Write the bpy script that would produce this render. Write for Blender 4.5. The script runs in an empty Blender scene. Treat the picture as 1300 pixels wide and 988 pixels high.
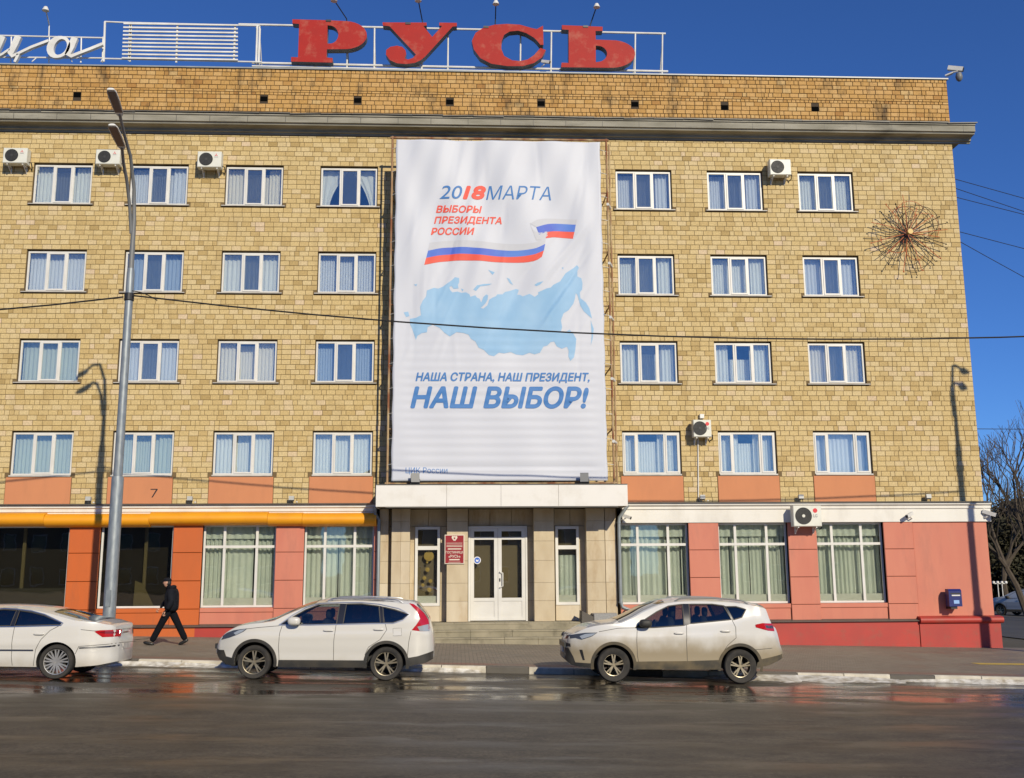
import bpy, bmesh, math, random
from math import sin, cos, pi, radians, sqrt, atan2
from mathutils import Vector, Matrix
random.seed(7)
SC = bpy.context.scene
COL = SC.collection
# ------------------------------------------------------------------ camera, sky, sun, exposure
F_PX, YAW, PITCH, ROLL = 1400.0, 0.0497, 0.1953, -0.0062
CAM = Vector((0, -35.46, 2.2))
_f = Vector((sin(YAW)*cos(PITCH), cos(YAW)*cos(PITCH), sin(PITCH)))
_r = Vector((cos(YAW), -sin(YAW), 0)); _u = _r.cross(_f)
_R = _r*cos(ROLL) + _u*sin(ROLL); _U = -_r*sin(ROLL) + _u*cos(ROLL)
cd = bpy.data.cameras.new('camera'); cam = bpy.data.objects.new('camera', cd); COL.objects.link(cam)
cam.matrix_world = Matrix(((_R.x, _U.x, -_f.x, CAM.x), (_R.y, _U.y, -_f.y, CAM.y), (_R.z, _U.z, -_f.z, CAM.z), (0, 0, 0, 1)))
cd.sensor_fit = 'HORIZONTAL'; cd.sensor_width = 36.0; cd.lens = 36.0*F_PX/1300.0
cd.shift_y = -45.0/1300.0; cd.clip_end = 3000; cd.clip_start = 0.1
SC.camera = cam
SUN_A, SUN_E = 0.38, 0.54                      # sun: sideways and downward shift for each metre out from the wall
sun_vec = Vector((SUN_A, -1, SUN_E)).normalized()
elev = math.asin(sun_vec.z); azim = atan2(sun_vec.x, sun_vec.y)
W = bpy.data.worlds.new('World'); SC.world = W; W.use_nodes = True
wn = W.node_tree; wn.nodes.clear()
wo = wn.nodes.new('ShaderNodeOutputWorld'); wb = wn.nodes.new('ShaderNodeBackground'); ws = wn.nodes.new('ShaderNodeTexSky')
ws.sky_type = 'NISHITA'; ws.sun_disc = False; ws.sun_elevation = elev; ws.sun_rotation = azim
ws.air_density = 1.0; ws.dust_density = 0.0; ws.ozone_density = 6.0; ws.altitude = 1500
wb.inputs['Strength'].default_value = 0.085
tint = wn.nodes.new('ShaderNodeMix'); tint.data_type = 'RGBA'; tint.blend_type = 'MULTIPLY'; tint.inputs[0].default_value = 1.0; tint.inputs[7].default_value = (.60, .88, 1.30, 1)   # the clear deep blue of the photograph
wn.links.new(ws.outputs[0], tint.inputs[6]); wn.links.new(tint.outputs[2], wb.inputs[0]); wn.links.new(wb.outputs[0], wo.inputs[0])
sl = bpy.data.lights.new('sun', 'SUN'); sl.energy = 4.4; sl.angle = radians(0.5); sl.color = (1.0, 0.895, 0.70)
so = bpy.data.objects.new('sun', sl); COL.objects.link(so); so.location = (20, -60, 40)
so.rotation_euler = (-sun_vec).to_track_quat('-Z', 'Y').to_euler()
SC.view_settings.view_transform = 'Standard'; SC.view_settings.look = 'None'
SC.view_settings.exposure = 0.0; SC.view_settings.gamma = 1.0; SC.view_settings.use_curve_mapping = False
SC.render.engine = 'CYCLES'

# ------------------------------------------------------------------ helpers
def at(px, py, Y):
    """photo pixel -> point on the plane at depth Y (the place is surveyed from the photograph)"""
    d = _f*F_PX + _R*(px-650) - _U*(py-449)
    return CAM + d*((Y-CAM.y)/d.y)
def gz(x): return -0.022*max(-45.0, min(45.0, x))          # the street falls gently to the right
def kerb_y(x): return -9.9 - 0.1*(x-0.7)
PAVE = 0.13
def lerp(a, b, t): return a + (b-a)*t
def interp(pts, x):
    if x <= pts[0][0]: return pts[0][1]
    for (x0, y0), (x1, y1) in zip(pts, pts[1:]):
        if x <= x1: return y0 + (y1-y0)*(x-x0)/max(1e-9, x1-x0)
    return pts[-1][1]
def smooth_interp(pts, x):
    """Catmull-Rom through the points (x ascending)"""
    if x <= pts[0][0]: return pts[0][1]
    if x >= pts[-1][0]: return pts[-1][1]
    for i in range(len(pts)-1):
        if x <= pts[i+1][0]:
            x0, y0 = pts[i]; x1, y1 = pts[i+1]
            def sl_(k):
                a = pts[max(0, k-1)]; b = pts[min(len(pts)-1, k+1)]
                return (b[1]-a[1])/max(1e-9, b[0]-a[0])
            m0, m1 = sl_(i), sl_(i+1); h = x1-x0; t = (x-x0)/h
            return (2*t**3-3*t*t+1)*y0 + (t**3-2*t*t+t)*h*m0 + (-2*t**3+3*t*t)*y1 + (t**3-t*t)*h*m1

class MB:
    def __init__(s): s.v = []; s.f = []; s.m = []
    def add(s, vs, fs, mi=0):
        o = len(s.v); s.v += [tuple(p) for p in vs]; s.f += [tuple(i+o for i in f) for f in fs]; s.m += [mi]*len(fs); return s
    def box(s, x0, x1, y0, y1, z0, z1, mi=0):
        return s.add([(x0,y0,z0),(x1,y0,z0),(x1,y1,z0),(x0,y1,z0),(x0,y0,z1),(x1,y0,z1),(x1,y1,z1),(x0,y1,z1)],
                     [(0,3,2,1),(4,5,6,7),(0,1,5,4),(1,2,6,5),(2,3,7,6),(3,0,4,7)], mi)
    def quad(s, a, b, c, d, mi=0): return s.add([a,b,c,d], [(0,1,2,3)], mi)
    def chamfer(s, x0, x1, y0, y1, z0, z1, c=0.006, mi=0):
        """block whose front (-y) edges are chamfered; y0 is the front"""
        return s.add([(x0,y1,z0),(x1,y1,z0),(x1,y1,z1),(x0,y1,z1),(x0,y0+c,z0),(x1,y0+c,z0),(x1,y0+c,z1),(x0,y0+c,z1),
                      (x0+c,y0,z0+c),(x1-c,y0,z0+c),(x1-c,y0,z1-c),(x0+c,y0,z1-c)],
                     [(0,1,5,4),(1,2,6,5),(2,3,7,6),(3,0,4,7),(4,5,9,8),(5,6,10,9),(6,7,11,10),(7,4,8,11),(8,9,10,11)], mi)
    def tube(s, pts, r, n=8, mi=0, cap=True):
        pts = [Vector(p) for p in pts]; rs = r if isinstance(r, (list, tuple)) else [r]*len(pts)
        o = len(s.v); up = Vector((0,0,1)); prev = None
        for i, p in enumerate(pts):
            t = (pts[min(i+1, len(pts)-1)] - pts[max(i-1, 0)]).normalized()
            if prev is None:
                a = t.cross(up) if abs(t.dot(up)) < 0.95 else t.cross(Vector((1,0,0)))
            else: a = prev - t*prev.dot(t)
            a.normalize(); prev = a; b = t.cross(a)
            for k in range(n):
                w = 2*pi*k/n; s.v.append(tuple(p + (a*cos(w) + b*sin(w))*rs[i]))
        for i in range(len(pts)-1):
            for k in range(n):
                k2 = (k+1) % n
                s.f.append((o+i*n+k, o+i*n+k2, o+(i+1)*n+k2, o+(i+1)*n+k)); s.m.append(mi)
        if cap:
            s.f.append(tuple(o+k for k in range(n))[::-1]); s.m.append(mi)
            s.f.append(tuple(o+(len(pts)-1)*n+k for k in range(n))); s.m.append(mi)
        return s
    def bar(s, a, b, w, h, mi=0, up=(0,0,1)):
        a = Vector(a); b = Vector(b); t = (b-a).normalized(); u = Vector(up)
        if abs(t.dot(u)) > 0.95: u = Vector((0,1,0))
        x = t.cross(u).normalized()*w/2; y = x.cross(t).normalized()*h/2
        return s.add([a-x-y,a+x-y,a+x+y,a-x+y,b-x-y,b+x-y,b+x+y,b-x+y],
                     [(3,2,1,0),(4,5,6,7),(0,1,5,4),(1,2,6,5),(2,3,7,6),(3,0,4,7)], mi)
    def lathe(s, prof, c=(0,0,0), axis='z', n=24, mi=0):
        """prof: (radius, height) pairs"""
        o = len(s.v)
        for r, h in prof:
            for k in range(n):
                w = 2*pi*k/n; p = (r*cos(w), r*sin(w), h)
                if axis == 'y': p = (r*cos(w), h, r*sin(w))
                if axis == 'x': p = (h, r*cos(w), r*sin(w))
                s.v.append((p[0]+c[0], p[1]+c[1], p[2]+c[2]))
        for i in range(len(prof)-1):
            for k in range(n):
                k2 = (k+1) % n; s.f.append((o+i*n+k, o+i*n+k2, o+(i+1)*n+k2, o+(i+1)*n+k)); s.m.append(mi)
        return s
    def extrude_x(s, prof, x0, x1, mi=0):
        """closed (y,z) outline drawn along x, capped"""
        n = len(prof); o = len(s.v)
        for x in (x0, x1): s.v += [(x, y, z) for y, z in prof]
        for k in range(n):
            k2 = (k+1) % n; s.f.append((o+k, o+k2, o+n+k2, o+n+k)); s.m.append(mi)
        s.f.append(tuple(o+k for k in range(n))[::-1]); s.f.append(tuple(o+n+k for k in range(n))); s.m += [mi, mi]
        return s
    def build(s, name, mats, parent=None, smooth=False, recalc=False):
        me = bpy.data.meshes.new(name); me.from_pydata(s.v, [], s.f)
        mats = mats if isinstance(mats, (list, tuple)) else [mats]
        for m in mats: me.materials.append(m)
        if len(mats) > 1: me.polygons.foreach_set('material_index', s.m)
        if recalc:
            bm = bmesh.new(); bm.from_mesh(me); bmesh.ops.recalc_face_normals(bm, faces=bm.faces); bm.to_mesh(me); bm.free()
        if smooth:
            me.polygons.foreach_set('use_smooth', [True]*len(me.polygons))
            try: me.set_sharp_from_angle(angle=radians(38))
            except Exception: pass
        me.update()
        o = bpy.data.objects.new(name, me); COL.objects.link(o)
        if parent: o.parent = parent
        return o
def tag(o, label=None, cat=None, group=None, kind=None):
    if label: o['label'] = label
    if cat: o['category'] = cat
    if group: o['group'] = group
    if kind: o['kind'] = kind
    return o
def thing(name, label, cat, loc=(0,0,0), rotz=0, group=None):
    o = bpy.data.objects.new(name, None); COL.objects.link(o); o.empty_display_size = 0.2
    o.location = loc; o.rotation_euler = (0, 0, rotz)
    return tag(o, label, cat, group)
def copy_tree(o, parent=None):
    c = o.copy(); COL.objects.link(c); c.parent = parent
    for ch in list(o.children): copy_tree(ch, c)
    return c

# ------------------------------------------------------------------ materials
MATS = {}
def pm(name, col, rough=0.6, var=0.0, scale=3.0, bump=0.0, bscale=40.0, metal=0.0, spec=0.5, coat=0.0, col2=None, stretch=None, dirt=None, dscale=1.2):
    """principled material; var = noise mix towards col2; dirt = (colour, amount)"""
    m = bpy.data.materials.new(name); m.use_nodes = True; MATS[name] = m
    nt = m.node_tree; b = nt.nodes['Principled BSDF']; L = nt.links
    b.inputs['Base Color'].default_value = (*col, 1); b.inputs['Roughness'].default_value = rough
    b.inputs['Metallic'].default_value = metal; b.inputs['Specular IOR Level'].default_value = spec
    b.inputs['Coat Weight'].default_value = coat; b.inputs['Coat Roughness'].default_value = 0.06
    tc = nt.nodes.new('ShaderNodeTexCoord'); src = tc.outputs['Object']
    if stretch:
        mp = nt.nodes.new('ShaderNodeMapping'); mp.inputs['Scale'].default_value = stretch; L.new(src, mp.inputs[0]); src2 = mp.outputs[0]
    else: src2 = src
    out = None
    if var > 0:
        n = nt.nodes.new('ShaderNodeTexNoise'); n.inputs['Scale'].default_value = scale; n.inputs['Detail'].default_value = 6
        L.new(src2, n.inputs['Vector'])
        r = nt.nodes.new('ShaderNodeMapRange'); r.inputs[1].default_value = 0.35; r.inputs[2].default_value = 0.68; r.inputs[4].default_value = var
        L.new(n.outputs[0], r.inputs[0])
        mx = nt.nodes.new('ShaderNodeMix'); mx.data_type = 'RGBA'; mx.inputs[6].default_value = (*col, 1)
        mx.inputs[7].default_value = (*(col2 or tuple(c*0.55 for c in col)), 1)
        L.new(r.outputs[0], mx.inputs[0]); out = mx.outputs[2]
    if dirt:
        n2 = nt.nodes.new('ShaderNodeTexNoise'); n2.inputs['Scale'].default_value = dscale; n2.inputs['Detail'].default_value = 8; n2.inputs['Roughness'].default_value = 0.65
        L.new(src2, n2.inputs['Vector'])
        r2 = nt.nodes.new('ShaderNodeMapRange'); r2.inputs[1].default_value = 0.52; r2.inputs[2].default_value = 0.75; r2.inputs[4].default_value = dirt[1]
        L.new(n2.outputs[0], r2.inputs[0])
        mx2 = nt.nodes.new('ShaderNodeMix'); mx2.data_type = 'RGBA'; mx2.inputs[7].default_value = (*dirt[0], 1)
        if out: L.new(out, mx2.inputs[6])
        else: mx2.inputs[6].default_value = (*col, 1)
        L.new(r2.outputs[0], mx2.inputs[0]); out = mx2.outputs[2]
    if out: L.new(out, b.inputs['Base Color'])
    if bump > 0:
        nb = nt.nodes.new('ShaderNodeTexNoise'); nb.inputs['Scale'].default_value = bscale; nb.inputs['Detail'].default_value = 4; L.new(src, nb.inputs['Vector'])
        bp = nt.nodes.new('ShaderNodeBump'); bp.inputs['Strength'].default_value = bump; bp.inputs['Distance'].default_value = 0.02
        L.new(nb.outputs[0], bp.inputs['Height']); L.new(bp.outputs[0], b.inputs['Normal'])
    return m
def glass(name, tint, refl, rough=0.01):
    m = bpy.data.materials.new(name); m.use_nodes = True; MATS[name] = m
    nt = m.node_tree; nt.nodes.clear(); L = nt.links
    o = nt.nodes.new('ShaderNodeOutputMaterial'); mx = nt.nodes.new('ShaderNodeMixShader')
    t = nt.nodes.new('ShaderNodeBsdfTransparent'); t.inputs[0].default_value = (*tint, 1)
    g = nt.nodes.new('ShaderNodeBsdfGlossy'); g.inputs['Roughness'].default_value = rough; g.inputs[0].default_value = (1, 1, 1, 1)
    fr = nt.nodes.new('ShaderNodeFresnel'); fr.inputs[0].default_value = 1.5
    ad = nt.nodes.new('ShaderNodeMath'); ad.operation = 'ADD'; ad.inputs[1].default_value = refl; ad.use_clamp = True
    tc = nt.nodes.new('ShaderNodeTexCoord'); nz = nt.nodes.new('ShaderNodeTexNoise'); nz.inputs['Scale'].default_value = 1.3
    bp = nt.nodes.new('ShaderNodeBump'); bp.inputs['Strength'].default_value = 0.05; bp.inputs['Distance'].default_value = 0.02
    L.new(tc.outputs['Object'], nz.inputs['Vector']); L.new(nz.outputs[0], bp.inputs['Height']); L.new(bp.outputs[0], g.inputs['Normal'])
    L.new(fr.outputs[0], ad.inputs[0]); L.new(ad.outputs[0], mx.inputs[0]); L.new(t.outputs[0], mx.inputs[1]); L.new(g.outputs[0], mx.inputs[2])
    L.new(mx.outputs[0], o.inputs[0]); return m

def brick_mat(name, cols, stain, stain_amt):
    """per-brick colour from the 'tone' attribute plus rain stains"""
    m = bpy.data.materials.new(name); m.use_nodes = True; nt = m.node_tree; b = nt.nodes['Principled BSDF']; L = nt.links
    b.inputs['Roughness'].default_value = 0.72; b.inputs['Specular IOR Level'].default_value = 0.25
    a = nt.nodes.new('ShaderNodeAttribute'); a.attribute_name = 'tone'
    cr = nt.nodes.new('ShaderNodeValToRGB'); e = cr.color_ramp.elements
    e[0].position = 0.0; e[0].color = (*cols[0], 1); e[1].position = 1.0; e[1].color = (*cols[-1], 1)
    for i, c in enumerate(cols[1:-1]):
        q = e.new((i+1)/(len(cols)-1)); q.color = (*c, 1)
    L.new(a.outputs['Fac'], cr.inputs[0])
    g = nt.nodes.new('ShaderNodeNewGeometry')
    mp = nt.nodes.new('ShaderNodeMapping'); mp.inputs['Scale'].default_value = (0.8, 0.8, 0.45); L.new(g.outputs['Position'], mp.inputs[0])
    n = nt.nodes.new('ShaderNodeTexNoise'); n.inputs['Scale'].default_value = 1.4; n.inputs['Detail'].default_value = 9; n.inputs['Roughness'].default_value = 0.68
    L.new(mp.outputs[0], n.inputs['Vector'])
    r = nt.nodes.new('ShaderNodeMapRange'); r.inputs[1].default_value = 0.53 if stain_amt < .9 else .52; r.inputs[2].default_value = 0.74 if stain_amt < .9 else .70; r.inputs[4].default_value = stain_amt
    L.new(n.outputs[0], r.inputs[0])
    n2 = nt.nodes.new('ShaderNodeTexNoise'); n2.inputs['Scale'].default_value = 22; n2.inputs['Detail'].default_value = 5; L.new(g.outputs['Position'], n2.inputs['Vector'])
    r2 = nt.nodes.new('ShaderNodeMapRange'); r2.inputs[1].default_value = 0.3; r2.inputs[2].default_value = 0.7; r2.inputs[3].default_value = 0.82; r2.inputs[4].default_value = 1.14
    L.new(n2.outputs[0], r2.inputs[0])
    mu = nt.nodes.new('ShaderNodeMix'); mu.data_type = 'RGBA'; mu.blend_type = 'MULTIPLY'; mu.inputs[0].default_value = 1
    L.new(cr.outputs[0], mu.inputs[6]); L.new(r2.outputs[0], mu.inputs[7])
    mx = nt.nodes.new('ShaderNodeMix'); mx.data_type = 'RGBA'; mx.inputs[7].default_value = (*stain, 1)
    mp3 = nt.nodes.new('ShaderNodeMapping'); mp3.inputs['Scale'].default_value = (2.6, 2.6, .28); L.new(g.outputs['Position'], mp3.inputs[0])
    n3 = nt.nodes.new('ShaderNodeTexNoise'); n3.inputs['Scale'].default_value = 1.0; n3.inputs['Detail'].default_value = 7; n3.inputs['Roughness'].default_value = 0.6; L.new(mp3.outputs[0], n3.inputs['Vector'])
    r3 = nt.nodes.new('ShaderNodeMapRange'); r3.inputs[1].default_value = 0.56; r3.inputs[2].default_value = 0.72; r3.inputs[4].default_value = stain_amt*.7; L.new(n3.outputs[0], r3.inputs[0])
    mx3 = nt.nodes.new('ShaderNodeMix'); mx3.data_type = 'RGBA'; mx3.inputs[7].default_value = (*stain, 1)
    L.new(r.outputs[0], mx.inputs[0]); L.new(mu.outputs[2], mx.inputs[6]); L.new(mx.outputs[2], mx3.inputs[6]); L.new(r3.outputs[0], mx3.inputs[0]); L.new(mx3.outputs[2], b.inputs['Base Color'])
    bp = nt.nodes.new('ShaderNodeBump'); bp.inputs['Strength'].default_value = 0.25; bp.inputs['Distance'].default_value = 0.01
    L.new(n2.outputs[0], bp.inputs['Height']); L.new(bp.outputs[0], b.inputs['Normal'])
    return m
FLOODW = pm('flood_grey', (.40,.40,.37), .5)
BUFF = brick_mat('buff_brick', [(.385,.27,.105), (.49,.355,.152), (.56,.422,.195), (.585,.458,.24), (.61,.47,.305)], (.26,.18,.08), 0.35)
OCHRE = brick_mat('ochre_brick', [(.36,.18,.05), (.47,.27,.08), (.52,.31,.11), (.54,.36,.15)], (.045,.032,.02), 1.0)
MORTAR = pm('mortar', (.17,.115,.05), 0.9, 0.5, 2.0, 0.3)
MORTAR_D = pm('dark_mortar', (.06,.042,.025), 0.9, 0.5, 2.0)
PVC = pm('white_pvc', (.66,.65,.61), 0.4, 0.4, 2.0, col2=(.52,.5,.45))
STEEL_W = pm('white_steel', (.72,.72,.68), 0.45, 0.5, 2.0, col2=(.45,.43,.38))
GLASS_U = glass('upper_pane', (.90,.92,.91), 0.13)
GLASS_G = glass('shop_pane', (.86,.88,.85), 0.05)
GLASS_D = glass('dark_shop_pane', (.62,.61,.56), 0.03)
VOID = pm('void_black', (.004,.004,.004), 1.0, spec=0.0)
NET = pm('insect_net', (.10,.11,.11), 0.8)
CURT = [pm('curtain_a', (.84,.86,.83), 0.9), pm('curtain_b', (.76,.79,.84), 0.9), pm('curtain_c', (.86,.82,.72), 0.9), pm('curtain_d', (.46,.55,.68), 0.9), pm('curtain_e', (.60,.66,.58), 0.9)]
for c_ in CURT:
    b_ = c_.node_tree.nodes['Principled BSDF']; b_.inputs['Specular IOR Level'].default_value = 0.1
CURT_G = pm('lace_curtain', (.68,.71,.66), 0.9, .6, 2.0, col2=(.54,.59,.55))
SILL = pm('painted_sill', (.55,.53,.48), 0.5, 0.5, 3.0, col2=(.30,.28,.24))
CONCRETE = pm('weathered_concrete', (.33,.31,.25), 0.85, 0.7, 1.5, 0.3, 30, col2=(.16,.15,.11), stretch=(.5,1,2.5), dirt=((.05,.045,.035), .8))
TIN = pm('dark_tin', (.10,.095,.08), 0.5, 0.6, 2.0)
COPING = pm('tin_coping', (.30,.33,.34), 0.4, 0.5, 2.0)
SALMON = pm('salmon_render', (.56,.225,.10), 0.8, 0.45, 1.5, 0.15, 60, col2=(.49,.195,.09), stretch=(1.5,1.5,.5), dirt=((.36,.16,.08), .35))
ORANGE = pm('orange_paint', (.52,.11,.016), 0.6, 0.6, 1.2, 0.1, 60, col2=(.43,.10,.02), stretch=(1.6,1.6,.5), dirt=((.25,.085,.035), .55), dscale=1.5)
PINK = pm('pink_paint', (.55,.195,.125), 0.7, 0.6, 1.2, 0.12, 60, col2=(.49,.15,.10), stretch=(1.5,1.5,.45), dirt=((.36,.14,.10), .55), dscale=1.3)
RED = pm('red_paint', (.42,.038,.025), 0.55, 0.6, 1.2, 0.15, 50, col2=(.30,.035,.028), dirt=((.22,.08,.05), .7), dscale=2.5)
WHITEP = pm('white_paint', (.72,.70,.64), 0.6, 0.4, 1.0, 0.1, 60, col2=(.60,.57,.50), stretch=(1,1,.4), dirt=((.42,.39,.33), .45))
YELLOW = pm('yellow_awning', (.78,.33,.008), 0.5, 0.4, 1.5, col2=(.66,.25,.006), dirt=((.45,.19,.02), .4))
LIME = pm('limestone', (.55,.465,.32), 0.75, 0.6, 1.6, 0.15, 40, col2=(.40,.31,.19), stretch=(1.5,1.5,.5), dirt=((.32,.20,.09), .75), dscale=1.3)
LIME2 = pm('limestone_pale', (.60,.52,.38), 0.75, 0.6, 1.3, 0.15, 40, col2=(.43,.34,.22), stretch=(1.5,1.5,.5), dirt=((.40,.26,.11), .7), dscale=1.1)
STEPS = pm('step_stone', (.33,.29,.20), 0.85, 0.7, 2.0, 0.3, 40, col2=(.20,.18,.12), dirt=((.10,.085,.055), .6), dscale=3)
GRANITE = pm('grey_granite', (.30,.30,.29), 0.4, 0.6, 20, col2=(.18,.18,.18))
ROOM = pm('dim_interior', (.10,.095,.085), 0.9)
ROOFING = pm('roofing_felt', (.07,.07,.07), 0.9)
SIGNRED = pm('sign_red', (.37,.014,.009), 0.6, 0.45, 3.0, col2=(.30,.014,.011), spec=.25, dirt=((.46,.20,.13), .5), dscale=2.2)
SIGNSIDE = pm('sign_side', (.20,.20,.19), 0.6, 0.5, 3)
GALV = pm('galvanised', (.20,.23,.25), 0.5, 0.7, 5.0, metal=0.35, col2=(.33,.36,.37), stretch=(3,3,.8))
LAMPM = pm('lamp_grey', (.16,.165,.165), 0.5)
DARK = pm('dark_rubber', (.018,.018,.018), 0.7)
BLACKM = pm('black_metal', (.02,.02,.02), 0.45)
RUST = pm('rusty_pipe', (.23,.085,.035), 0.8, 0.9, 3.0, col2=(.50,.40,.22), stretch=(1,1,.5))
BANNER = pm('banner_vinyl', (.55,.57,.62), 0.55, 0.3, .5, col2=(.48,.50,.56), bump=0.0)
P_BLUE = pm('print_blue', (.04,.165,.43), 0.6, 0.3, .8, col2=(.07,.22,.48))
P_RED = pm('print_red', (.72,.075,.045), 0.6, 0.4, .6, col2=(.72,.16,.09))
P_SKY = pm('print_sky', (.23,.42,.62), 0.6, 0.7, .9, col2=(.32,.50,.68))
P_GREY = pm('print_grey', (.50,.51,.54), 0.6)
P_FLAGB = pm('print_flag_blue', (.06,.11,.52), 0.6, 0.5, .8, col2=(.11,.30,.68))
ACW = pm('ac_white', (.68,.68,.60), 0.45, 0.4, 4.0, col2=(.52,.52,.45))
ACG = pm('ac_grille', (.012,.013,.013), 0.6)
MARK_R = pm('mark_red', (.62,.02,.03), 0.5)
MARK_G = pm('mark_grey', (.25,.25,.26), 0.5)
CABLE = pm('cable_black', (.012,.012,.012), 0.6)
ORWIRE = pm('orange_wire', (.50,.13,.04), 0.6)
PLAQUE = pm('plaque_red', (.27,.015,.02), 0.35)
PLAQW = pm('plaque_lettering', (.66,.60,.50), 0.5)
BLUEBOX = pm('mailbox_blue', (.012,.02,.13), 0.35)
# ------------------------------------------------------------------ ground, road, pavement, kerb
def ground_sheet(name, xs, yfun0, yfun1, dz, mat, ny=1):
    mb = MB()
    rows = []
    for x in xs:
        y0, y1 = yfun0(x), yfun1(x)
        rows.append([(x, lerp(y0, y1, j/ny), gz(x)+dz) for j in range(ny+1)])
    for a, b in zip(rows, rows[1:]):
        for j in range(ny): mb.quad(a[j], b[j], b[j+1], a[j+1])
    return tag(mb.build(name, mat), kind='structure')
def wet_asphalt():
    m = bpy.data.materials.new('wet_asphalt'); m.use_nodes = True; nt = m.node_tree; b = nt.nodes['Principled BSDF']; L = nt.links
    g = nt.nodes.new('ShaderNodeNewGeometry'); mp = nt.nodes.new('ShaderNodeMapping'); mp.inputs['Scale'].default_value = (.34, .95, 1); L.new(g.outputs['Position'], mp.inputs[0])
    n = nt.nodes.new('ShaderNodeTexNoise'); n.inputs['Scale'].default_value = 1.15; n.inputs['Detail'].default_value = 8; n.inputs['Roughness'].default_value = .62; L.new(mp.outputs[0], n.inputs['Vector'])
    r = nt.nodes.new('ShaderNodeMapRange'); r.inputs[1].default_value = .43; r.inputs[2].default_value = .60; r.inputs[3].default_value = 0.13; r.inputs[4].default_value = .55; L.new(n.outputs[0], r.inputs[0])
    L.new(r.outputs[0], b.inputs['Roughness']); b.inputs['Specular IOR Level'].default_value = .4
    n2 = nt.nodes.new('ShaderNodeTexNoise'); n2.inputs['Scale'].default_value = 60; n2.inputs['Detail'].default_value = 3; L.new(g.outputs['Position'], n2.inputs['Vector'])
    cr = nt.nodes.new('ShaderNodeValToRGB'); e = cr.color_ramp.elements; e[0].color = (.022,.018,.012,1); e[1].color = (.085,.070,.045,1); e[0].position = .4; e[1].position = .62
    L.new(n.outputs[0], cr.inputs[0])
    mu = nt.nodes.new('ShaderNodeMix'); mu.data_type = 'RGBA'; mu.blend_type = 'MULTIPLY'; mu.inputs[0].default_value = .5
    L.new(cr.outputs[0], mu.inputs[6]); L.new(n2.outputs['Color'], mu.inputs[7]); L.new(mu.outputs[2], b.inputs['Base Color'])
    bp = nt.nodes.new('ShaderNodeBump'); bp.inputs['Distance'].default_value = .004; L.new(n2.outputs[0], bp.inputs['Height'])
    # drier lane further out, wet gutter by the kerb, darker tyre tracks between
    sp = nt.nodes.new('ShaderNodeSeparateXYZ'); L.new(g.outputs['Position'], sp.inputs[0])
    ny = nt.nodes.new('ShaderNodeMath'); ny.operation = 'MULTIPLY_ADD'; ny.inputs[1].default_value = 3.0; L.new(n.outputs[0], ny.inputs[0]); L.new(sp.outputs[1], ny.inputs[2])
    dry = nt.nodes.new('ShaderNodeMapRange'); dry.interpolation_type = 'SMOOTHSTEP'; dry.inputs[1].default_value = -13.2; dry.inputs[2].default_value = -15.5; L.new(ny.outputs[0], dry.inputs[0])
    wv = nt.nodes.new('ShaderNodeMath'); wv.operation = 'SINE'; wm = nt.nodes.new('ShaderNodeMath'); wm.operation = 'MULTIPLY'; wm.inputs[1].default_value = 3.6; L.new(ny.outputs[0], wm.inputs[0]); L.new(wm.outputs[0], wv.inputs[0])
    trk = nt.nodes.new('ShaderNodeMapRange'); trk.inputs[1].default_value = -.2; trk.inputs[2].default_value = .9; trk.inputs[3].default_value = 1.0; trk.inputs[4].default_value = .55; L.new(wv.outputs[0], trk.inputs[0])
    dm_ = nt.nodes.new('ShaderNodeMath'); dm_.operation = 'MULTIPLY'; L.new(dry.outputs[0], dm_.inputs[0]); L.new(trk.outputs[0], dm_.inputs[1])
    n5 = nt.nodes.new('ShaderNodeTexNoise'); n5.inputs['Scale'].default_value = 16; n5.inputs['Detail'].default_value = 8; n5.inputs['Roughness'].default_value = .85; L.new(g.outputs['Position'], n5.inputs['Vector'])
    cg = nt.nodes.new('ShaderNodeValToRGB'); eg = cg.color_ramp.elements; eg[0].position = .38; eg[0].color = (.030,.025,.017,1); eg[1].position = .66; eg[1].color = (.135,.112,.076,1); L.new(n5.outputs[0], cg.inputs[0])
    dmx = nt.nodes.new('ShaderNodeMix'); dmx.data_type = 'RGBA'; n6 = nt.nodes.new('ShaderNodeTexNoise'); n6.inputs['Scale'].default_value = 1.0; n6.inputs['Detail'].default_value = 10; n6.inputs['Roughness'].default_value = .7; mp6 = nt.nodes.new('ShaderNodeMapping'); mp6.inputs['Scale'].default_value = (1.1, 2.0, 1); L.new(g.outputs['Position'], mp6.inputs[0]); L.new(mp6.outputs[0], n6.inputs['Vector'])
    r6 = nt.nodes.new('ShaderNodeMapRange'); r6.inputs[1].default_value = .32; r6.inputs[2].default_value = .7; r6.inputs[3].default_value = .45; r6.inputs[4].default_value = 1.5; L.new(n6.outputs[0], r6.inputs[0])
    m6 = nt.nodes.new('ShaderNodeMix'); m6.data_type = 'RGBA'; m6.blend_type = 'MULTIPLY'; m6.inputs[0].default_value = 1; L.new(cg.outputs[0], m6.inputs[6]); L.new(r6.outputs[0], m6.inputs[7])
    L.new(dm_.outputs[0], dmx.inputs[0]); L.new(mu.outputs[2], dmx.inputs[6]); L.new(m6.outputs[2], dmx.inputs[7]); L.new(dmx.outputs[2], b.inputs['Base Color'])
    rmx = nt.nodes.new('ShaderNodeMix'); L.new(dm_.outputs[0], rmx.inputs[0]); L.new(r.outputs[0], rmx.inputs[2]); rmx.inputs[3].default_value = .62; L.new(rmx.outputs[0], b.inputs['Roughness'])
    r3 = nt.nodes.new('ShaderNodeMapRange'); r3.inputs[1].default_value = .43; r3.inputs[2].default_value = .6; r3.inputs[3].default_value = .12; r3.inputs[4].default_value = .6; L.new(n.outputs[0], r3.inputs[0])
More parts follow.
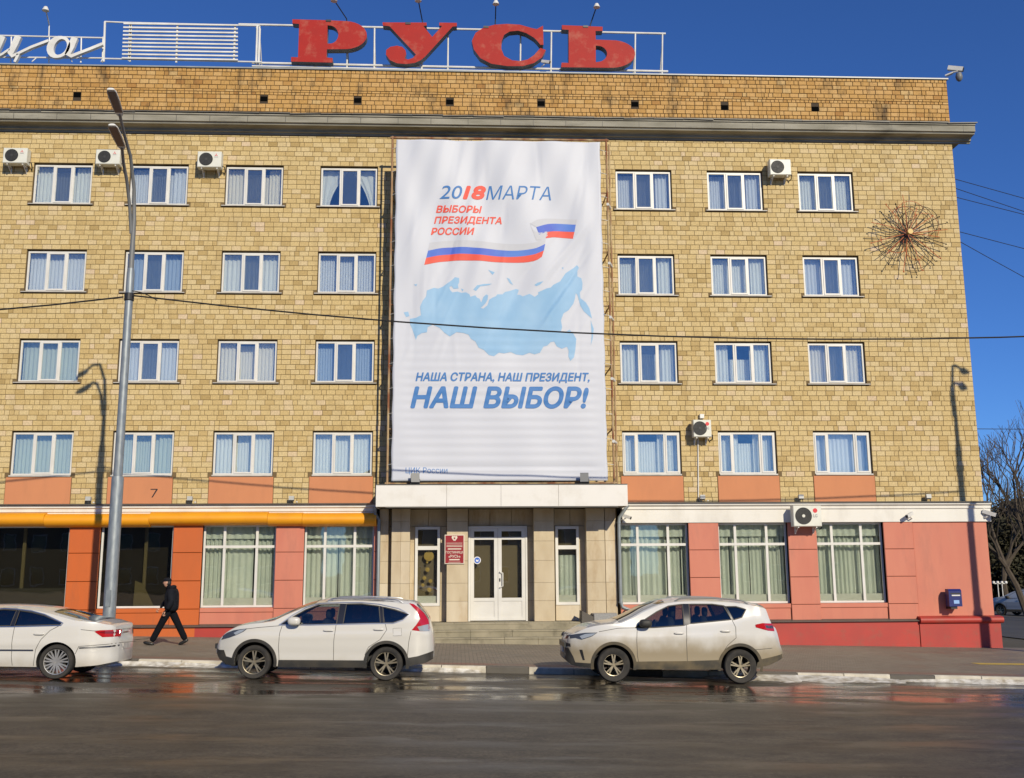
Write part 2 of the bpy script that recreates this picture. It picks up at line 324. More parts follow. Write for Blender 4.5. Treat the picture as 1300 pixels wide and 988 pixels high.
    L.new(r3.outputs[0], bp.inputs['Strength']); L.new(bp.outputs[0], b.inputs['Normal'])
    return m
def paver_mat():
    m = bpy.data.materials.new('concrete_pavers'); m.use_nodes = True; nt = m.node_tree; b = nt.nodes['Principled BSDF']; L = nt.links
    g = nt.nodes.new('ShaderNodeNewGeometry')
    br = nt.nodes.new('ShaderNodeTexBrick'); br.inputs['Scale'].default_value = 1.0; br.inputs['Brick Width'].default_value = .2; br.inputs['Row Height'].default_value = .1; br.inputs['Mortar Size'].default_value = .008
    br.inputs['Color1'].default_value = (.235,.195,.14,1); br.inputs['Color2'].default_value = (.30,.25,.185,1); br.inputs['Mortar'].default_value = (.06,.052,.04,1)
    L.new(g.outputs['Position'], br.inputs['Vector'])
    # reddish paver bands running along the pavement
    sp = nt.nodes.new('ShaderNodeSeparateXYZ'); L.new(g.outputs['Position'], sp.inputs[0])
    ma = nt.nodes.new('ShaderNodeMath'); ma.operation = 'MULTIPLY'; ma.inputs[1].default_value = .1; L.new(sp.outputs[0], ma.inputs[0])
    mb_ = nt.nodes.new('ShaderNodeMath'); mb_.operation = 'ADD'; L.new(sp.outputs[1], mb_.inputs[0]); L.new(ma.outputs[0], mb_.inputs[1])
    fl = nt.nodes.new('ShaderNodeMath'); fl.operation = 'SNAP'; fl.inputs[1].default_value = .1; L.new(mb_.outputs[0], fl.inputs[0])
    w1 = nt.nodes.new('ShaderNodeTexWhiteNoise'); w1.noise_dimensions = '1D'; L.new(fl.outputs[0], w1.inputs['W'])
    gt = nt.nodes.new('ShaderNodeMapRange'); gt.inputs[1].default_value = -8.6; gt.inputs[2].default_value = -9.0; gt.inputs[3].default_value = 0; gt.inputs[4].default_value = .75; L.new(mb_.outputs[0], gt.inputs[0])
    mu = nt.nodes.new('ShaderNodeMath'); mu.operation = 'MULTIPLY'; L.new(gt.outputs[0], mu.inputs[0]); L.new(w1.outputs[0], mu.inputs[1])
    mx = nt.nodes.new('ShaderNodeMix'); mx.data_type = 'RGBA'; mx.inputs[7].default_value = (.26,.095,.062,1); L.new(mu.outputs[0], mx.inputs[0]); L.new(br.outputs[0], mx.inputs[6])
    n = nt.nodes.new('ShaderNodeTexNoise'); n.inputs['Scale'].default_value = .8; n.inputs['Detail'].default_value = 8; L.new(g.outputs['Position'], n.inputs['Vector'])
    r = nt.nodes.new('ShaderNodeMapRange'); r.inputs[1].default_value = .4; r.inputs[2].default_value = .7; r.inputs[3].default_value = 0; r.inputs[4].default_value = .7; L.new(n.outputs[0], r.inputs[0])
    mx2 = nt.nodes.new('ShaderNodeMix'); mx2.data_type = 'RGBA'; mx2.inputs[7].default_value = (.14,.118,.088,1); L.new(r.outputs[0], mx2.inputs[0]); L.new(mx.outputs[2], mx2.inputs[6]); L.new(mx2.outputs[2], b.inputs['Base Color'])
    r4 = nt.nodes.new('ShaderNodeMapRange'); r4.inputs[1].default_value = .35; r4.inputs[2].default_value = .7; r4.inputs[3].default_value = .9; r4.inputs[4].default_value = .5; L.new(n.outputs[0], r4.inputs[0]); L.new(r4.outputs[0], b.inputs['Roughness'])
    bp = nt.nodes.new('ShaderNodeBump'); bp.inputs['Distance'].default_value = .006; bp.inputs['Strength'].default_value = .6; L.new(br.outputs['Fac'], bp.inputs['Height']); bp.invert = True; L.new(bp.outputs[0], b.inputs['Normal'])
    return m
ASPHALT = wet_asphalt(); PAVERS = paver_mat()
DRYASPH = pm('dry_asphalt', (.075,.07,.062), .8, .6, .6, .2, 60, col2=(.045,.042,.036))
EARTH = pm('ground_earth', (.085,.075,.055), .95, .6, .3, col2=(.05,.045,.03))
XS = [-900, -200, -45, -30] + [-24 + 2*i for i in range(28)] + [36, 45, 200, 900]
ground_sheet('ground', XS, lambda x: -900, lambda x: 1400, -.03, EARTH, 6)
ground_sheet('road', [x for x in XS if -250 < x < 250], lambda x: -27, lambda x: kerb_y(max(-30, min(20, x))), 0, ASPHALT, 3)
ground_sheet('far_pavement', [x for x in XS if -250 < x < 250], lambda x: -60, lambda x: -27.004, .12, PAVERS, 3)
ground_sheet('pavement', [-30] + [-24+2*i for i in range(23)], lambda x: kerb_y(x)+.15, lambda x: -.2, PAVE, PAVERS, 4)
ground_sheet('side_street', [22, 24, 26, 28, 30, 36, 45, 60, 90, 200], lambda x: kerb_y(20)+.004, lambda x: 47, .006, DRYASPH, 4)
KW = pm('kerb_white', (.62,.58,.48), .8, .8, 3, .2, 40, col2=(.33,.30,.24), dirt=((.30,.20,.06), .7), dscale=2.2)
KB = pm('kerb_black', (.10,.09,.075), .8, .7, 3, .2, 40, col2=(.13,.12,.10))
kerb = tag(MB().add([(-30, kerb_y(-30)+.02, gz(-30)-.05), (22, kerb_y(22)+.02, gz(22)-.05), (22, kerb_y(22)+.13, gz(22)-.05), (-30, kerb_y(-30)+.13, gz(-30)-.05),
        (-30, kerb_y(-30)+.02, gz(-30)+.10), (22, kerb_y(22)+.02, gz(22)+.10), (22, kerb_y(22)+.13, gz(22)+.10), (-30, kerb_y(-30)+.13, gz(-30)+.10)],
        [(0,3,2,1),(4,5,6,7),(0,1,5,4),(1,2,6,5),(2,3,7,6),(3,0,4,7)]).build('kerb', KB), kind='structure')
kx = -22.0; ki = 0
while kx < 21.5:
    ln = .95 if ki % 3 == 2 else 1.0
    x0, x1 = kx+.008, kx+ln-.008
    j = random.uniform(-.012, .012); h = PAVE + .012 + random.uniform(-.006, .006); c = .025
    pts = []
    for x in (x0, x1):
        y = kerb_y(x)+j
        pts += [(x, y, gz(x)-.06), (x, y, gz(x)+h-c), (x, y+c, gz(x)+h), (x, y+.145, gz(x)+h), (x, y+.145, gz(x)-.06)]
    mb = MB().add(pts, [(0,5,6,1), (1,6,7,2), (2,7,8,3), (3,8,9,4), (0,1,2,3,4), (9,8,7,6,5)])
    mb.build('kerb_stone', KB if ki % 3 == 2 else KW, kerb)
    kx += ln; ki += 1
# dirty snow melt along the kerb
SLUSH = pm('dirty_slush', (.72,.70,.64), .7, .8, 6, .5, 30, col2=(.26,.22,.15), dirt=((.28,.19,.06), .5), dscale=3)
mb = MB()
for (xa, xb, wmax) in ((-9.5, -4.7, .28), (-1.1, .6, .16), (5.4, 9.8, .85), (9.6, 16, .3), (-22, -16, .2)):
    n = int((xb-xa)/.12)
    prev = None
    for i in range(n+1):
        x = lerp(xa, xb, i/n); e_ = sin(pi*i/n)**.4
        w = wmax*e_*(.45+.55*abs(sin(x*2.1)+.5*sin(x*5.3+1))) * random.uniform(.75, 1.1) + .01
        y = kerb_y(x)-.004
        row = [(x, y, gz(x)+.09*e_+.006), (x, y-w*.5, gz(x)+.05*e_*random.uniform(.4, 1)+.006), (x, y-w, gz(x)+.003)]
        if prev:
            mb.quad(prev[1], row[1], row[0], prev[0]); mb.quad(prev[2], row[2], row[1], prev[1])
        prev = row
tag(mb.build('slush', SLUSH, smooth=True), 'dirty melting snow lying along the kerb', 'snow', kind='stuff')
YL = pm('yellow_marking', (.60,.42,.05), .7, .6, 5, col2=(.3,.22,.08))
mb = MB()
for i in range(5):
    x0 = 13.1+i*.85; mb.quad(*[(x, y, gz(x)+PAVE+.005) for x, y in ((x0, -7.4), (x0+.84, -7.4), (x0+.84, -6.9), (x0, -6.9))])
tag(mb.build('tactile_strip', YL), 'faded yellow strip painted across the pavement at the far right', 'marking')

# ------------------------------------------------------------------ hotel building
COLX = [-14.08+3.15*c for c in range(-2, 4)] + [5.35+3.15*c for c in range(3)]
ROWZ = [15.64-2.989*r for r in range(4)]           # top of each opening
WW, WH = 1.92, 1.40
XL, XR = -24.0, 17.15
ZB, ZC, ZT = 4.35, 16.72, 19.22                     # ledge over the shops, cornice underside, parapet top
hotel = thing('hotel_building', 'four storey buff brick hotel with painted shop front and rooftop letters', 'building', (0, 0, 0))
openings = []
for ci, X in enumerate(COLX):
    for r, z in enumerate(ROWZ):
        openings.append((X-.02, X-.02+WW, z-WH, z))
spandrels = []
for X in COLX: spandrels.append((X-.10, X+WW+.02, ZB-.02, ROWZ[3]-WH-.06))
# wall backing with real openings
mb = MB()
solids = openings
xs = sorted({XL, XR} | {o[0] for o in solids} | {o[1] for o in solids}); zs = sorted({ZB-.05, ZC+.3} | {o[2] for o in solids} | {o[3] for o in solids})
MY = .014
for a, b in zip(xs, xs[1:]):
    for c, d in zip(zs, zs[1:]):
        mx_, mz_ = (a+b)/2, (c+d)/2
        if any(o[0] < mx_ < o[1] and o[2] < mz_ < o[3] for o in solids): continue
        mb.quad((a, MY, c), (b, MY, c), (b, MY, d), (a, MY, d))
for (a, b, c, d) in openings:
    y1 = .30
    mb.quad((a, MY, c), (a, MY, d), (a, y1, d), (a, y1, c)); mb.quad((b, MY, c), (b, y1, c), (b, y1, d), (b, MY, d))
    mb.quad((a, MY, d), (b, MY, d), (b, y1, d), (a, y1, d)); mb.quad((a, MY, c), (a, y1, c), (b, y1, c), (b, MY, c))
wall = mb.build('facade_wall', MORTAR, hotel)
# bricks
def lay(course_z, h, x0, x1, holes, size, header, y, store, headers_only=False, jitter=.003):
    iv = [(x0, x1)]
    for (a, b, c, d) in holes:
        if c < course_z+h-.02 and d > course_z+.02:
            nv = []
            for (p, q) in iv:
                if b <= p or a >= q: nv.append((p, q)); continue
                if a > p: nv.append((p, a))
                if b < q: nv.append((b, q))
            iv = nv
    for (p, q) in iv:
        x = p; first = True
        while x < q-.03:
            ln = header if (headers_only or random.random() < .16) else size
            if first and random.random() < .5: ln = header
            first = False
            ln *= random.uniform(.97, 1.03)
            if q-(x+ln) < .07: ln = q-x
            jn = .0065 if jitter < .004 else .009; store.append((x+jn, x+ln-jn, course_z+jn, course_z+h-jn, y+random.uniform(-jitter, jitter)))
            x += ln
upper = []; z = ZB
ch = 2.989/18
sill_holes = [(a-.12, b+.12, c-.075, c) for (a, b, c, d) in openings]
while z < ZC-.05:
    lay(z, ch, XL if z < 0 else -19.5, XR, openings+sill_holes+spandrels, .30, .15, 0.0, upper); z += ch
parap = []
z = 17.30
for h, ho in ((.125,True),(.14,False),(.13,True),(.16,False),(.155,False),(.16,False),(.10,True),(.085,False),(.16,False),(.17,False),(.14,False),(.16,False),(.125,True)):
    if z+h > ZT: break
    HOLES_V = [(at(px, py, 0).x-.13, at(px, py, 0).x+.13, at(px, py, 0).z-.10, at(px, py, 0).z+.085) for px, py in ((98,120),(335,125),(454,127),(571,129),(687,131),(806,132),(920,136),(1035,138))]
    lay(z, h, -19.5, XR, HOLES_V, .30, .15, 0.0, parap, ho, .006); z += h
PZ1 = z
mb = MB(); mb.box(XL, XR, MY+.01, .6, ZC+.3, PZ1-.001); mb.build('parapet_wall', MORTAR_D, hotel)
mb = MB(); mb.box(XL, XR+.05, -.05, .66, PZ1, PZ1+.045); coping = mb.build('parapet_coping', COPING, hotel)
for a, b, c, d in HOLES_V: MB().box(a+.01, b-.01, .008, .012, c+.01, d-.01).build('vent_shade_plate', VOID, hotel)  # flat black plates, the shade inside the vents put into their colour
def brick_geo(mb, t, b):
    x0, x1, z0, z1, y = b
    k = len(mb.f); mb.chamfer(x0, x1, y, MY+.01, z0, z1, .005); t += [random.random()]*0
def make_bricks(lst, nm, mat, parent, singles):
    def area(b):
        c = Vector(((b[0]+b[1])/2, 0, (b[2]+b[3])/2)); d = (c-CAM).length
        return -(b[1]-b[0])*(b[3]-b[2])/(d*d)
    def seen(b):
        x = (b[0]+b[1])/2; zz = (b[2]+b[3])/2
        return -13.5 < x < 16.5 and not (-2.75 < x < 4.8)
    order = sorted([b for b in lst if seen(b)], key=area)[:singles]; sset = set(id(b) for b in order)
    def tone(): return min(1, max(0, random.gauss(.52, .19)))
    for b in order:
        m_ = MB().chamfer(b[0], b[1], b[4], MY+.01, b[2], b[3], .005)
        o = m_.build('brick', mat, parent)
        at_ = o.data.attributes.new('tone', 'FLOAT', 'FACE'); t = tone(); at_.data.foreach_set('value', [t]*len(o.data.polygons))
    m_ = MB(); tv = []
    for b in lst:
        if id(b) in sset: continue
        m_.chamfer(b[0], b[1], b[4], MY+.01, b[2], b[3], .005); tv += [tone()]*9
    o = m_.build(nm, mat, parent); at_ = o.data.attributes.new('tone', 'FLOAT', 'FACE'); at_.data.foreach_set('value', tv)
    return tag(o, kind='stuff')
make_bricks(upper, 'brickwork', BUFF, wall, 300)
make_bricks(parap, 'parapet_brickwork', OCHRE, hotel, 0)
# shell: side, back, roof, far-left wall
mb = MB(); mb.quad((XR, .014, -2), (XR, 15, -2), (XR, 15, ZT), (XR, .014, ZT)); mb.quad((XL, 15, -2), (XL, .014, -2), (XL, .014, ZT), (XL, 15, ZT)); mb.quad((XR, 15, -2), (XL, 15, -2), (XL, 15, ZT), (XR, 15, ZT))
def tex_brick(name):
    m = bpy.data.materials.new(name); m.use_nodes = True; nt = m.node_tree; b = nt.nodes['Principled BSDF']; tc = nt.nodes.new('ShaderNodeTexCoord'); mp = nt.nodes.new('ShaderNodeMapping'); mp.inputs['Rotation'].default_value = (radians(90), 0, radians(90))
    br = nt.nodes.new('ShaderNodeTexBrick'); br.inputs['Scale'].default_value = 1; br.inputs['Brick Width'].default_value = .3; br.inputs['Row Height'].default_value = .166; br.inputs['Mortar Size'].default_value = .008
    br.inputs['Color1'].default_value = (.5,.36,.15,1); br.inputs['Color2'].default_value = (.42,.29,.11,1); br.inputs['Mortar'].default_value = (.2,.14,.06,1)
    nt.links.new(tc.outputs['Object'], mp.inputs[0]); nt.links.new(mp.outputs[0], br.inputs[0]); nt.links.new(br.outputs[0], b.inputs['Base Color']); b.inputs['Roughness'].default_value = .8; return m
mb.build('side_wall', tex_brick('side_brick'), hotel)
mb = MB(); mb.quad((XL, .6, 18.7), (XR, .6, 18.7), (XR, 15, 18.7), (XL, 15, 18.7)); mb.build('roof', ROOFING, hotel)
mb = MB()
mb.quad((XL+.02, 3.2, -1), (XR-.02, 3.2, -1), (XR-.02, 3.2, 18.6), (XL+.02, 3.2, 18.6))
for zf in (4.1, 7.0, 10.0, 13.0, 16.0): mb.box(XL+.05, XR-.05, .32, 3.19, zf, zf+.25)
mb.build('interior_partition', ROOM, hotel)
# cornice: (y,z) outline
cz = ZC
prof = [(.02, cz), (-.05, cz), (-.05, cz+.05), (-.13, cz+.07), (-.13, cz+.13), (-.18, cz+.17), (-.42, cz+.19), (-.44, cz+.24), (-.50, cz+.26), (-.50, cz+.46), (-.54, cz+.48), (-.54, cz+.53), (.02, cz+.60)]
mb = MB(); mb.extrude_x(prof, XL, XR+.62); mb.build('cornice', CONCRETE, hotel, recalc=True)
mb = MB(); mb.box(XR+.02, XR+.56, .021, 8, cz+.26, cz+.50); mb.build('cornice_return', CONCRETE, hotel)
mb = MB()
for i in range(41):                                    # uneven tin flashing on top
    x0 = XL+i*1.02; wob = random.uniform(-.015, .02)
    mb.add([(x0, -.585, cz+.53+wob), (x0+1.03, -.585, cz+.53+random.uniform(-.015, .02)), (x0+1.03, .012, cz+.64), (x0, .012, cz+.64), (x0, -.585, cz+.56+wob), (x0+1.03, -.585, cz+.575), (x0+1.03, .012, cz+.655), (x0, .012, cz+.655)],
           [(3,2,1,0), (4,5,6,7), (0,1,5,4), (1,2,6,5), (3,0,4,7)])
mb.build('cornice_flashing', TIN, hotel)
mb = MB(); x = -20
while x < XR+.5:
    mb.box(x, x+.018, -.506, -.499, cz+.27, cz+.45); x += random.choice((1.1, 1.25, 1.4))
mb.build('cornice_joint', TIN, hotel)
mb = MB(); mb.box(-19.5, XR+.02, -.03, .013, ZC-.02, ZC-.001); mb.build('cornice_string', TIN, hotel)

# upper windows
def frame_rect(mb, x0, x1, z0, z1, w, y0, y1):
    mb.box(x0, x0+w, y0, y1, z0, z1); mb.box(x1-w, x1, y0, y1, z0, z1); mb.box(x0+w, x1-w, y0, y1, z0, z0+w); mb.box(x0+w, x1-w, y0, y1, z1-w, z1)
def folds(mb, x0, x1, z0, z1, y, amp, per, ph=0):
    n = max(4, int((x1-x0)/per*6))
    prev = None
    for i in range(n+1):
        x = lerp(x0, x1, i/n); yy = y + amp*sin(2*pi*x/per+ph+.8*sin(3.1*x))
        row = [(x, yy, z0), (x, yy*.98+.02*y, z1)]
        if prev: mb.quad(prev[0], row[0], row[1], prev[1])
        prev = row
rnd = random.Random(11)
CT = {  # (col,row): curtain material, style
 (2,0):(0,'part'),(3,0):(1,'sheer'),(4,0):(2,'part'),(5,0):(0,'swag'),(6,0):(1,'sheer'),(7,0):(1,'sheer'),(8,0):(0,'full'),
 (2,1):(1,'full'),(3,1):(3,'full'),(4,1):(0,'full'),(5,1):(1,'blind'),(6,1):(0,'sheer'),(7,1):(0,'sheer'),(8,1):(1,'full'),
 (2,2):(4,'full'),(3,2):(1,'full'),(4,2):(2,'part'),(5,2):(3,'blind'),(6,2):(0,'part'),(7,2):(0,'part'),(8,2):(2,'part'),
 (2,3):(4,'full'),(3,3):(4,'sheer'),(4,3):(0,'part'),(5,3):(0,'full'),(6,3):(0,'part'),(7,3):(0,'part'),(8,3):(1,'full')}
for ci, X in enumerate(COLX):
    for r, zt in enumerate(ROWZ):
        x0, x1, z1 = X+.0, X+1.88, zt-.045; z0 = zt-WH+.0
        fy0, fy1 = .095, .165
        mb = MB(); frame_rect(mb, x0, x1, z0, z1, .055, fy0, fy1)
        if r == 3 and ci >= 6: ms = (x0+.47, x1-.50)           # renovated windows: narrow, wide, narrow
        elif (ci+r) % 4 == 1: ms = (x0+.66, x1-.60)
        else: ms = (x0+.63, x1-.63)
        for mx_ in ms: mb.box(mx_-.036, mx_+.036, fy0+.002, fy1-.002, z0+.055, z1-.055)
        win = mb.build('window', PVC, hotel)
        lights = [(x0+.055, ms[0]-.036), (ms[0]+.036, ms[1]-.036), (ms[1]+.036, x1-.055)]
        sash_ids = (0, 2) if (r == 3 and ci >= 6) else (1,)
        for k, (a, b) in enumerate(lights):
            q = z0+.055, z1-.055
            if k in sash_ids:
                ms_ = MB(); frame_rect(ms_, a-.012, b+.012, q[0]-.012, q[1]+.012, .05, fy0-.018, fy0+.03); ms_.build('sash', PVC, win)
                g = MB().box(a+.038, b-.038, fy0+.008, fy0+.014, q[0]+.038, q[1]-.038)
            else: g = MB().box(a, b, fy0+.03, fy0+.036, q[0], q[1])
            g.build('pane', GLASS_U, win)
            if k == 1 and r < 3 and rnd.random() < .5 or (k == 1 and r == 0):
                nm = MB(); zz = q[0]+.06
                # insect screen woven as fine threads
                while zz < q[1]-.06: nm.box(a+.055, b-.055, fy0+.020, fy0+.0215, zz, zz+.010); zz += .024
                xx = a+.06
                while xx < b-.06: nm.box(xx, xx+.010, fy0+.022, fy0+.0235, q[0]+.055, q[1]-.055); xx += .024
                nm.build('insect_screen', NET, win)
        if not (r == 3):
            ms_ = MB(); ms_.add([(x0-.10, -.07, z0-.055), (x1+.11, -.07, z0-.055), (x1+.11, .10, z0-.028), (x0-.10, .10, z0-.028), (x0-.10, -.07, z0-.03), (x1+.11, -.07, z0-.03), (x1+.11, .10, z0-.003), (x0-.10, .10, z0-.003)],
                                [(3,2,1,0), (4,5,6,7), (0,1,5,4), (1,2,6,5), (2,3,7,6), (3,0,4,7)]); ms_.build('sill', SILL, win)
        else:
            ms_ = MB().box(x0-.01, x1+.01, -.035, .094, z0-.05, z0-.003); ms_.build('sill', SILL, win)
        cm, st = CT.get((ci, r), (rnd.randrange(5), rnd.choice(('full', 'part', 'sheer'))))
        mc = MB(); cy = .34; zc0, zc1 = z0-.05, z1-.02
        if st == 'full': folds(mc, x0+.02, x1-.02, zc0, zc1, cy, .022, rnd.uniform(.10, .16), rnd.random()*6)
        elif st == 'part':
            wl = rnd.uniform(.45, .72); wr = rnd.uniform(.45, .72)
            folds(mc, x0+.02, x0+wl, zc0, zc1, cy, .03, .12); folds(mc, x1-wr, x1-.02, zc0, zc1, cy, .03, .12, 1)
            folds(mc, x0+.02, x1-.02, zc0, zc1-rnd.uniform(.0, .5), cy+.10, .015, .09)
        elif st == 'sheer':
            folds(mc, x0+.02, x1-.02, zc0, zc1-.02, cy+.04, .015, .085, 2)
            folds(mc, x1-.5, x1-.02, zc0, zc1, cy-.05, .03, .13)
        elif st == 'swag':
            for s_ in (0, 1):
                n = 14; prev = None
                for i in range(n+1):
                    t = i/n; zz = lerp(zc0, zc1, t); w = .22+.62*t**1.7
                    xa = x0+.03 if s_ == 0 else x1-.03; xb = xa + (w if s_ == 0 else -w)
                    row = [(lerp(xa, xb, k/8), cy+.02*sin(k*1.9), zz) for k in range(9)]
                    if prev:
                        for k in range(8): mc.quad(prev[k], prev[k+1], row[k+1], row[k])
                    prev = row
        elif st == 'blind':
            xx = x0+.03
            while xx < x1-.1:
                mc.quad((xx, cy-.025, zc0), (xx+.075, cy+.025, zc0), (xx+.075, cy+.025, zc1), (xx, cy-.025, zc1)); xx += .085
        mc.build('curtain', CURT[cm], win)
for (a, b, c, d) in spandrels:
    MB().chamfer(a+.012, b-.012, -.022, .013, c, d-.012, .008).build('spandrel_panel', SALMON, hotel)
# painted 7 on one spandrel
# ------------------------------------------------------------------ ground floor
GY = -.25                                            # plane of the ground-floor wall
ZJ = [3.70, 2.84, 1.98, 1.13, .64]
def X_(px, py=700, Y=GY): return at(px, py, Y).x
GW = [  # x-left, x-right (pixels at y 700), kind, mullions
 (-60, 86.5, 'dark', ()), (126, 219, 'dark', ()), (256.2, 349.5, 'lace', (283, 324.5)), (385.6, 474.5, 'lace', (411.5, 449.5)),
 (786, 875, 'lace', (811, 850)), (913.3, 1001.5, 'lace', (936, 976)), (1038, 1123.5, 'lace', (1059.5, 1097))]
gwx = [(X_(a), X_(b), k, [X_(m) for m in ms]) for a, b, k, ms in GW]
gwx.insert(0, (X_(-60)-4.5, X_(-60)-1.2, 'dark', []))
ZW0, ZW1, ZTR = 1.17, 3.69, 3.02
POR0, POR1 = X_(478), X_(787)                        # portal span
def seg(x0, x1, za, zb, mat, name, yf=GY, c=.012): return MB().chamfer(x0, x1, yf, .2, za, zb, c).build(name, mat, hotel)
# spans between the windows
spans = []
cur = XL
for (a, b, k, m) in gwx:
    if a > POR0 and cur < POR0: spans.append((cur, POR0)); cur = POR1
    spans.append((cur, a)); cur = b
end_pil = X_(1161)
spans.append((cur, end_pil))
for i, (a, b) in enumerate(spans):
    if b-a < .04: continue
    mid = (a+b)/2
    mat = ORANGE if mid < X_(252) else PINK
    for z1, z0 in zip(ZJ, ZJ[1:]):
        if b-a > 2.6:
            nblk = max(1, int((b-a)/1.3))
            for q in range(nblk): seg(a+(b-a)*q/nblk+.004, a+(b-a)*(q+1)/nblk-.004, z0+.006, z1-.006, mat, 'wall_panel')
        else: seg(a, b, z0+.006, z1-.006, mat, 'wall_panel')
MB().chamfer(end_pil+.006, XR-.08, GY+.035, .2, .64, 3.70, .01).build('corner_wall', PINK, hotel)
edges = [XL]+[v for a, b, k, m in gwx for v in (a, b)]+[XR-.10]
for j in range(0, len(edges), 2):
    a, b = edges[j], edges[j+1]
    for p, q in (((a, POR0), (POR1, b)) if a < POR0 < b else ((a, b),)): MB().box(p, q, GY+.045, .25, .5, 3.72).build('ground_floor_wall', MORTAR_D, hotel)
# windows with transoms, lace curtains, sills below
for wi, (a, b, kind, ms) in enumerate(gwx):
    mat = ORANGE if (a+b)/2 < X_(240) else PINK
    yf = -.06 if kind == 'lace' else -.10
    MB().chamfer(a+.003, b-.003, GY+.07, .2, .64, 1.02, .01).build('apron', mat, hotel)
    MB().chamfer(a+.003, b-.003, GY+.045, .2, 1.026, ZW0-.01, .01).build('apron_rail', mat, hotel)
    mb = MB(); frame_rect(mb, a, b, ZW0, ZW1, .06, yf, yf+.07)
    if kind == 'lace':
        for m in ms: mb.box(m-.04, m+.04, yf+.002, yf+.068, ZW0+.06, ZW1-.06)
        mb.box(a+.06, b-.06, yf-.004, yf+.064, ZTR-.04, ZTR+.04)
    win = mb.build('shop_window', PVC, hotel)
    cols = [a+.06]+[v for m in ms for v in (m-.04, m+.04)]+[b-.06]
    for k in range(0, len(cols), 2):
        for (q0, q1) in (((ZW0+.06, ZTR-.04), (ZTR+.04, ZW1-.06)) if kind == 'lace' else ((ZW0+.06, ZW1-.06),)):
            MB().box(cols[k], cols[k+1], yf+.03, yf+.036, q0, q1).build('pane', GLASS_G if kind == 'lace' else GLASS_D, win)
    if kind == 'lace':
        mc = MB(); x_ = a+.03; rw = random.Random(wi*7+1)
        while x_ < b-.1:                                  # lace drops of uneven width with gaps between them
            w_ = rw.uniform(.35, .8); folds(mc, x_, min(b-.02, x_+w_), ZW0-.05, ZW1-rw.uniform(.24, .34), .22+rw.uniform(-.03, .05), rw.uniform(.022, .045), rw.uniform(.12, .2), rw.random()*6); x_ += w_+rw.choice((-.06, -.03, .0, .03))
        folds(mc, a+.03, b-.03, ZW1-.42, ZW1+.0, .12, .02, .23, wi*2)
        mc.build('lace_curtain', CURT_G, win)
        mb = MB().box(a+.02, b-.02, .02, .16, ZW0-.06, ZW0+.28); mb.build('inner_sill', PVC, win)
    else:
        mb = MB()
        for t in (.13, .52): mb.box(a+(b-a)*t, a+(b-a)*t+.10, .5, .56, .5, ZW1)
        mb.build('inner_post', pm('cream_post', (.46,.41,.24), .6), win)
        if wi < 2: MB().box(a, b, .05, .06, ZW0, ZW0+.62).build('privacy_film', pm('grey_film', (.16,.16,.14), .5), win)
        else: MB().quad((a+.9, .45, .5), (a+1.95, .45, .5), (a+1.2, .45, 1.9), (a+.95, .45, 2.0)).build('notice_board', pm('cream_board', (.42,.38,.22), .7), win)
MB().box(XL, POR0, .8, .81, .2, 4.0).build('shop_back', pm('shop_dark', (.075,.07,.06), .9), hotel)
# plinth: orange, then red; taller to the right where the street falls
def plinth(x0, x1, mat, y=-.38, ztop=.60):
    return MB().add([(x0, y, gz(x0)-.4), (x1, y, gz(x1)-.4), (x1, .1, gz(x1)-.4), (x0, .1, gz(x0)-.4), (x0, y, ztop), (x1, y, ztop), (x1, .1, ztop), (x0, .1, ztop)],
            [(3,2,1,0), (4,5,6,7), (0,1,5,4), (1,2,6,5), (2,3,7,6), (3,0,4,7)]).build('plinth', mat, hotel)
xr_or = X_(247, 800, -.38); xcap = X_(1166, 780, -.38)
plinth(XL, xr_or, ORANGE); plinth(xr_or, POR0, RED); plinth(POR1, xcap, RED)
plinth(xcap+.003, XR+.0, RED, -.42, .52)
for a, b in ((XL, POR0), (POR1, xcap)):
    mb = MB().add([(a, -.46, .60), (b, -.46, .60), (b, -.2, .66), (a, -.2, .66), (a, -.46, .615), (b, -.46, .615), (b, -.2, .675), (a, -.2, .675)], [(3,2,1,0), (4,5,6,7), (0,1,5,4), (1,2,6,5), (3,0,4,7)])
    mb.build('plinth_flashing', TIN, hotel)
pr_ = [(-.2, .50)]+[(-.43-.10*sin(pi*k/10), .52+.20*(1-cos(pi*k/10))/2+.0) for k in range(11)]+[(-.2, .75)]
mb = MB(); mb.extrude_x(pr_, xcap+.01, XR+.07); mb.build('plinth_roll', RED, hotel, smooth=True, recalc=True)
mb = MB().box(XR-.075, XR-.003, -.41, 3, -1.2, .52); mb.build('plinth_return', RED, hotel)
# fascia bands above the shop windows
fb = [(.1, 3.70), (GY-.03, 3.70), (GY-.03, 4.10), (GY-.07, 4.13), (GY-.07, 4.20), (GY-.14, 4.25), (GY-.14, 4.30), (.1, 4.34)]
mb = MB(); mb.extrude_x(fb, POR1+.1, XR+.06); mb.build('white_fascia', WHITEP, hotel, recalc=True)
fl = [(.1, 3.70), (GY-.01, 3.70), (GY-.01, 4.08), (GY-.05, 4.10), (GY-.05, 4.19), (GY-.11, 4.22), (GY-.11, 4.30), (.1, 4.34)]
mb = MB(); mb.extrude_x(fl, XL, POR0-.02); mb.build('white_fascia', WHITEP, hotel, recalc=True)
for a, b in ((XL, POR0), (POR1, XR+.06)):
    mb = MB().add([(a, GY-.19, 4.305), (b, GY-.19, 4.305), (b, .0, 4.36), (a, .0, 4.36), (a, GY-.19, 4.325), (b, GY-.19, 4.325), (b, .0, 4.375), (a, .0, 4.375)], [(3,2,1,0), (4,5,6,7), (0,1,5,4), (1,2,6,5), (3,0,4,7)])
    mb.build('ledge_flashing', TIN, hotel)
